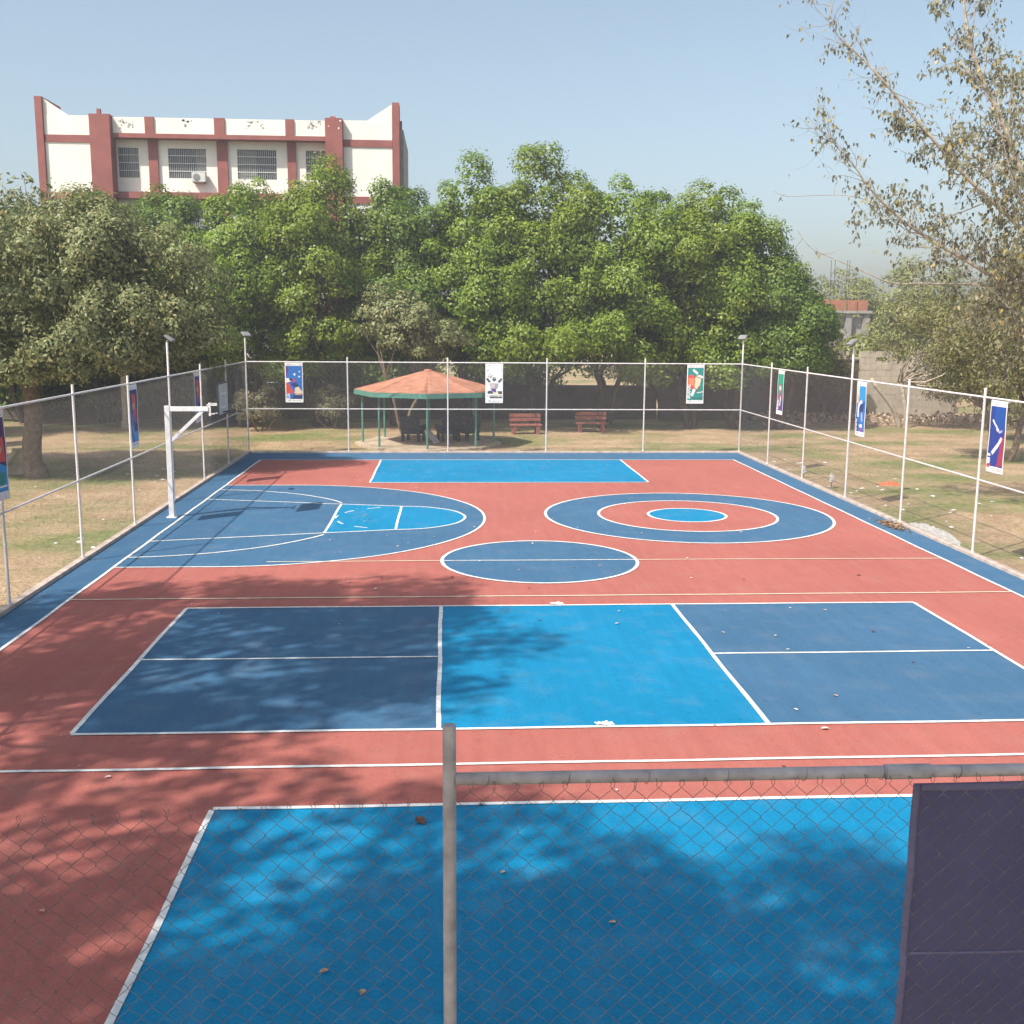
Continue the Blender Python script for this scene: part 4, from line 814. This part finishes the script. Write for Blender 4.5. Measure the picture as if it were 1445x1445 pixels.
main = [  # (path, start radius, leafiness, side growth)
    (Q((15.8, 15.2, 0), (15.5, 15.2, 2.5), (15.0, 15.0, 4.6), (14.2, 15.0, 6.4), (13.0, 15.0, 8.6), (12.2, 15.0, 10.2), (11.4, 15.1, 11.7), (11.0, 15.2, 13.2), (10.9, 15.2, 14.6)), 0.24, 0.55, 1),
    (Q((14.2, 15.0, 6.4), (12.6, 14.5, 7.6), (11.0, 14.5, 8.9), (10.15, 14.6, 9.8), (9.4, 14.7, 10.6), (8.8, 14.7, 11.2), (8.25, 14.8, 11.75), (7.6, 14.8, 12.3), (7.45, 14.8, 13.0)), 0.095, 0.5, 1),
    (Q((14.6, 15.0, 5.4), (13.2, 15.6, 6.1), (11.6, 15.8, 7.0), (10.8, 15.8, 7.4), (9.9, 15.8, 8.0), (9.1, 15.8, 8.7), (8.7, 15.8, 9.2), (8.1, 15.8, 9.8), (7.8, 15.8, 10.3)), 0.09, 0.42, 1),
    (Q((9.6, 15.8, 8.2), (8.6, 15.6, 8.45), (7.6, 15.5, 8.45), (6.8, 15.4, 8.4), (6.45, 15.4, 8.52)), 0.02, 0.0, 0),
    (Q((14.6, 15.2, 4.9), (13.0, 15.8, 6.1), (11.0, 16.0, 6.25), (10.0, 16.0, 6.25), (9.3, 16.0, 6.5), (8.4, 16.0, 6.85), (7.7, 16.0, 7.15), (7.3, 16.0, 7.6)), 0.05, 0.1, 0),
    (Q((15.0, 15.0, 4.6), (15.2, 13.8, 7.2), (14.4, 13.2, 9.6), (13.6, 13.0, 12.0), (13.2, 13.0, 14.2)), 0.18, 0.6, 1),
    (Q((15.0, 15.2, 4.2), (15.4, 16.6, 6.8), (14.6, 17.4, 9.2), (13.8, 17.8, 11.4)), 0.16, 0.6, 1),
    (Q((14.6, 15.0, 5.6), (13.4, 14.0, 6.6), (12.6, 13.6, 7.4), (11.8, 13.5, 8.6), (11.2, 13.4, 10.2)), 0.09, 0.55, 1),
    (Q((15.4, 15.0, 3.4), (14.2, 14.6, 4.2), (13.4, 14.6, 4.9), (12.6, 14.7, 5.6), (11.8, 14.8, 6.3)), 0.08, 0.55, 1),
    (Q((15.4, 15.3, 3.4), (14.4, 16.4, 4.6), (13.6, 17.0, 5.4), (12.6, 17.2, 6.6)), 0.08, 0.6, 1),
    (Q((15.8, 15.2, 3.5), (17.2, 15.6, 6.0), (18.4, 16.0, 8.8), (19.0, 16.0, 11.5)), 0.16, 0.4, 1)]
for P, r0, leafy, sidegrow in main:
    S = smooth_path(P); n = len(S)
    br.tube([q - PB for q in S], [max(0.008, 0.6 * r0 * (1 - 0.9 * i / (n - 1))) for i in range(n)], 8, caps=False)
    for i in range(3, n):
        f = i / n; pz = S[i].z
        if pz < 4.2: continue
        if sidegrow:
            for _ in range(3):
                if rng.random() < 0.6:
                    d = (S[min(i + 1, n - 1)] - S[i - 1]).normalized(); nd = (d * 0.7 + Vector(rng.normal(size=3)) * 0.8 + Vector((0, 0, 0.15))).normalized()
                    right = min(1.0, max(0.0, (S[i].x - 8.5) / 4.5))
                    grow(S[i], nd, rng.uniform(0.7, 1.5) * (0.75 + 0.35 * right), max(0.009, r0 * (1 - 0.88 * f) * 0.25), 2 if right > 0.2 else 1, 0.72 * leafy * (0.55 + 0.45 * right))
        elif rng.random() < 0.25: grow(S[i], Vector(rng.normal(size=3)), 0.6, 0.008, 0, 0.1)
br.build('branches', PALEBARK, pt, smooth=True); tw.build('twigs', mat('grey_twig', (0.32, 0.275, 0.21), 0.9, 0.25, 8), pt)
C = np.array([tuple(p - PB) for p in LC]); n = len(C)
# heart-shaped leaves with a drip tip, hanging from their stalks (six-sided)
hd = rng.normal(size=(n, 3)) * 0.45; hd[:, 2] -= 1.0; hd /= np.linalg.norm(hd, axis=1, keepdims=True)
nm = rng.normal(size=(n, 3)); nm -= hd * (nm * hd).sum(1, keepdims=True); nm /= np.linalg.norm(nm, axis=1, keepdims=True); sd_ = np.cross(nm, hd)
Ls = rng.uniform(0.075, 0.15, n)[:, None]; c0 = C + hd * 0.06
prof = [(0.05, 0.0), (0.0, 0.15), (0.25, 0.30), (0.62, 0.18), (1.1, 0.0), (0.62, -0.18), (0.25, -0.30), (0.0, -0.15)]
V = np.stack([c0 + hd * Ls * a + sd_ * Ls * s + nm * Ls * abs(s) * 0.35 for a, s in prof], 1)
quads_mesh('leaves', V, L_PEEPAL, pt, k=8)
NLEAF = n

# ------------------------------------------------------------------ small things on the ground
def scatter_leaf():
    b = MB(); b.add([(0, -0.045, 0.002), (0.03, -0.015, 0.012), (0.024, 0.02, 0.016), (0, 0.055, 0.004), (-0.026, 0.02, 0.014), (-0.03, -0.012, 0.01), (0, 0, 0.0)], [(6, 0, 1), (6, 1, 2), (6, 2, 3), (6, 3, 4), (6, 4, 5), (6, 5, 0)])
    return b
lmats = [mat('dry_leaf_tan', (0.48, 0.30, 0.20), 0.8, 0.25, 20), mat('dry_leaf_brown', (0.13, 0.06, 0.045), 0.8, 0.25, 20), mat('dry_leaf_pale', (0.62, 0.52, 0.44), 0.8, 0.2, 20)]
protos = []
for m in lmats: o = scatter_leaf().build('fallen_leaf', m); protos.append(o.data); bpy.data.objects.remove(o)
LBL = ['tan dry leaf lying on the painted court', 'dark brown dry leaf lying on the painted court', 'pale dry leaf lying on the painted court']
spots = [(-2.3, -2.6, 1, 2.6), (2.8, -0.2, 2, 1.6), (3.4, 3.2, 2, 1), (2.6, 4.2, 2, 1), (0.9, 4.8, 2, 1.2), (-3.0, -5.2, 0, 1.2), (-0.6, -4.6, 0, 1), (6.5, 8.3, 1, 1.5), (4.0, 8.0, 1, 1)]
for _ in range(74): spots.append((rng.uniform(-8.8, 8.8), rng.uniform(-6, 27), int(rng.choice(3, p=[.4, .2, .4])), rng.uniform(0.6, 1.25)))
for _ in range(34): spots.append((rng.uniform(-8.2, 8.8), rng.uniform(7, 21), int(rng.choice(3, p=[.35, .15, .5])), rng.uniform(0.7, 1.4)))
def where(x, y):
    if -8.2 < y < -2.2 and abs(x) < 4.5: return 'the big bright blue rectangle by the near fence'
    if 21.75 < y < 27.75 and abs(x) < 4.5: return 'the bright blue rectangle by the gazebo'
    if 0 < y < 6.1 and abs(x) < 2.13: return 'the bright blue middle strip between the navy boxes'
    if 0 < y < 6.1 and 2.13 < x < 6.7: return 'the navy boxes on the rubble side'
    if 0 < y < 6.1 and -6.7 < x < -2.13: return 'the navy boxes on the hoop side'
    if math.hypot(x - TX, y - TY) < 3.85: return 'the ringed target'
    if math.hypot(x - CX, y - CY) < 2.13: return 'the plain blue circle'
    if abs(y - HY) < 5.87 and (x < -6.88 or math.hypot(x + 6.88, y - HY) < 5.87): return 'the blue area under the hoop'
    if y < 0: return 'the red strip by the near fence'
    if y < 7: return 'the red beside the navy boxes'
    if y > 21.7: return 'the red beside the far blue rectangle'
    return 'the red round the circles'
for x, y, k_, s in spots:
    s *= 0.72
    o = place(protos[k_], 'fallen_leaf', None, (x, y, 0.019), rng.uniform(0, 6.28)); o.scale = (s, s, s); o.rotation_euler[0] = 0
    tag(o, LBL[k_].replace('the painted court', where(x, y)), 'leaf', 'dry leaves scattered on the court')
# white tape marks at the ends of the net line
TAPE = mat('white_tape', (0.78, 0.77, 0.74), 0.6, 0.08, 8)
for (x, y, lb) in ((0.0, 6.16, 'crumpled white tape star on the far edge of the bright blue strip'), (0.0, 0.06, 'crumpled white tape star on the near edge of the bright blue strip')):
    b = MB()
    for a, l in ((10, 0.11), (55, 0.07), (100, 0.06), (140, 0.10), (170, 0.13)):
        dx, dy = math.cos(R(a)) * l, math.sin(R(a)) * l * 0.8; zz = 0.024 + 0.0025 * (a % 7)
        b.bar((x - dx, y - dy, zz), (x + dx, y + dy, zz + 0.012), 0.035, 0.003)
    b.tube([(x, y, 0.017), (x, y, 0.045)], 0.03, 8); tag(b.build('tape_star', TAPE), lb, 'tape')
# paper scraps on the lawns
PAPER = mat('paper_white', (0.70, 0.68, 0.64), 0.8, 0.12, 8)
def scrap_mesh():
    b = MB(); b.add([(-0.07, -0.05, 0), (0.06, -0.06, 0.015), (0.08, 0.04, 0.0), (-0.05, 0.06, 0.02), (0, 0, 0.035)], [(4, 0, 1), (4, 1, 2), (4, 2, 3), (4, 3, 0)]); o = b.build('paper_scrap', PAPER); me = o.data; bpy.data.objects.remove(o); return me
SM = scrap_mesh()
for side, n in ((-1, 22), (1, 32)):
    for _ in range(n):
        x = side * (10.1 + abs(rng.normal(0, 1.9))); y = rng.uniform(7, 28)
        o = place(SM, 'paper_scrap', None, (x, y, -0.028), rng.uniform(0, 6.28)); s = rng.uniform(0.5, 1.3); o.scale = (s, s, s)
        tag(o, 'white paper scrap on the lawn outside the hoop side fence' if side < 0 else 'white paper scrap on the lawn outside the rubble side fence', 'litter', 'paper scraps on the lawns')
def heap(name, m, lb, cat, cx_, cy_, rx, ry, h_, n=14, rough=0.4, ang=0.0, z=-0.03):
    b = MB(); vs = []; 
    for j in range(n + 1):
        for i in range(n + 1):
            u, v = i / n * 2 - 1, j / n * 2 - 1; d = max(0, 1 - (u * u + v * v)); ca, sa = math.cos(ang), math.sin(ang)
            X, Y = u * rx, v * ry; vs.append((cx_ + X * ca - Y * sa, cy_ + X * sa + Y * ca, z + h_ * d ** 0.7 * (1 + rng.normal() * rough) - (0.02 if d == 0 else 0)))
    b.add(vs, [(j * (n + 1) + i, j * (n + 1) + i + 1, (j + 1) * (n + 1) + i + 1, (j + 1) * (n + 1) + i) for j in range(n) for i in range(n)])
    return tag(b.build(name, m), lb, cat)
PLAST = mat('milky_plastic', (0.62, 0.60, 0.57), 0.35, 0.12, 9, alpha=0.75)
heap('plastic_sheet', PLAST, 'crumpled milky plastic sheet against the fence foot', 'plastic sheet', 10.22, 13.0, 0.26, 1.4, 0.12, 26, 0.3)
n = 420; P = np.stack([9.52 + rng.normal(size=n) * 0.10, 13.9 + rng.normal(size=n) * 0.33, 0.012 + np.abs(rng.normal(size=n)) * 0.025], 1); nmv = dirs(n) * 0.5 + np.array([0, 0, 1]); nmv /= np.linalg.norm(nmv, axis=1, keepdims=True)
tag(quads_mesh('leaf_pile', leaf_quads(P, nmv, 0.09, 0.05), leafmat('dry_leaf_mix', [(0, (0.16, 0.09, 0.05)), (0.6, (0.36, 0.23, 0.14)), (1, (0.5, 0.36, 0.22))], 0.2)), 'small heap of dry brown leaves on the court edge', 'leaf pile')['kind'] = 'stuff'
heap('orange_scrap', mat('orange_cloth', (0.62, 0.16, 0.07), 0.8, 0.15, 9), 'bright orange cloth scrap lying on the lawn', 'cloth', 12.5, 21.3, 0.40, 0.2, 0.07, 14, 0.6)
for (x, y, hh, lb) in ((10.15, 22.9, 0.42, 'white plastic bag caught on a stub beyond the side fence'), (10.3, 20.6, 0.5, 'white plastic bag standing on a stick outside the fence')):
    t = thing('plastic_bag', lb, 'plastic bag', (x, y, -0.03), 0, 'white bags outside the fence')
    b = MB(); b.tube([(0, 0, 0), (0.02, 0, hh * 0.6)], 0.015, 5); b.build('stick', BARK, t)
    b = MB(); b.tube([(rng.normal() * .015, rng.normal() * .015, hh * (0.35 + 0.65 * i / 7)) for i in range(8)], [0.03, 0.06, 0.085, 0.075, 0.09, 0.07, 0.05, 0.02], 9); b.build('bag', PLAST, t)
# concrete bench by the cut trunk
CB = mat('old_concrete', (0.40, 0.34, 0.26), 0.95, 0.3, 4, 0.5, 20)
t = thing('concrete_bench', 'old concrete bench tipped up beside the thick bent trunk', 'bench', (-16.75, 23.7, -0.03), R(18))
b = MB(); b.bar((-0.5, 0, 0.0), (-0.42, 0, 0.95), 0.55, 0.16); b.build('leg', CB, t, bevel=0.03)
b = MB(); b.bar((0.5, 0.1, 0.0), (0.52, 0.1, 0.9), 0.55, 0.16); b.build('leg', CB, t, bevel=0.03)
b = MB(); b.bar((-0.56, 0.1, 1.0), (0.62, 0.12, 1.08), 0.5, 0.12); b.build('seat', CB, t, bevel=0.03)
b = MB(); b.bar((-0.30, -0.1, 0.12), (0.35, 0.1, 0.8), 0.3, 0.1); b.build('broken_slab', CB, t, bevel=0.02)
# rubble heap along the block wall: countless small pieces
RB = leafmat('rubble_tones', [(0, (0.32, 0.23, 0.15)), (0.5, (0.48, 0.36, 0.25)), (0.9, (0.58, 0.46, 0.34)), (1, (0.7, 0.65, 0.6))], 0.0)
b = MB()
for _ in range(1500):
    x = rng.uniform(14.5, 32); y = 44.2 + rng.normal() * 0.9; s = rng.uniform(0.05, 0.2); zc = max(0, 0.55 - abs(y - 44.4) * 0.35) * rng.uniform(0.3, 1)
    d = [Vector(q) * s for q in dirs(4)]; P = [Vector((x, y, zc)) + q for q in d]
    b.add([tuple(p) for p in P], [(0, 1, 2), (0, 2, 3), (0, 3, 1), (1, 3, 2)])
o = b.build('rubble', RB); o['kind'] = 'stuff'; o['label'] = 'long heap of broken bricks and earth by the block wall'; o['category'] = 'rubble'
# short dry grass on the lawns
n = 42000; X = []
gx = np.concatenate([-9.98 - rng.random(n // 2) ** 1.3 * 16, 10.0 + rng.random(n // 4) ** 1.2 * 14, rng.uniform(-12, 14, n - n // 2 - n // 4)])
gy = np.concatenate([rng.uniform(4, 34, n // 2), rng.uniform(6, 34, n // 4), rng.uniform(30.3, 39, n - n // 2 - n // 4)])
keep = (np.sin(gx * 0.9 + 1.3) + np.sin(gy * 0.7 + gx * 0.3) + rng.normal(size=n) * 0.8) > -0.2
inside = ((gx + 2.8) ** 2 + (gy - 33.35) ** 2) < 3.3 ** 2
gx, gy = gx[keep & ~inside], gy[keep & ~inside]; n = len(gx)
base = np.stack([gx, gy, np.full(n, -0.035)], 1); d = rng.normal(size=(n, 3)) * 0.5; d[:, 2] = 1; d /= np.linalg.norm(d, axis=1, keepdims=True)
h_ = rng.uniform(0.02, 0.055, n)[:, None]; s = np.cross(d, dirs(n)); s /= np.linalg.norm(s, axis=1, keepdims=True)
V = np.stack([base - s * 0.012, base + s * 0.012, base + d * h_], 1)
gm = leafmat('dry_grass', [(0, (0.09, 0.10, 0.03)), (0.5, (0.17, 0.155, 0.06)), (1, (0.33, 0.26, 0.14))], 0.3)
o = quads_mesh('grass', V, gm, k=3); o['kind'] = 'stuff'; o['label'] = 'short dry grass on the lawns round the court'; o['category'] = 'grass'
print('peepal leaves', NLEAF, 'tris', sum(len(o.data.loop_triangles) or len(o.data.polygons) for o in bpy.data.objects if o.type == 'MESH'))

# ------------------------------------------------------------------ thin dusty air
b = MB(); b.box(-120, 120, -40, 130, -1.1, 20.0)
hz = b.build('haze', bpy.data.materials.new('haze_air')); hz['kind'] = 'stuff'; hz['label'] = 'thin dusty air over the whole place'; hz['category'] = 'haze'
hm = hz.data.materials[0]; hm.use_nodes = True; ht = hm.node_tree
ht.nodes.remove(ht.nodes['Principled BSDF']); pv = ht.nodes.new('ShaderNodeVolumePrincipled')
pv.inputs['Color'].default_value = (0.93, 0.95, 1.0, 1); pv.inputs['Density'].default_value = 0.0015; pv.inputs['Anisotropy'].default_value = 0.2
ht.links.new(pv.outputs[0], ht.nodes['Material Output'].inputs['Volume'])
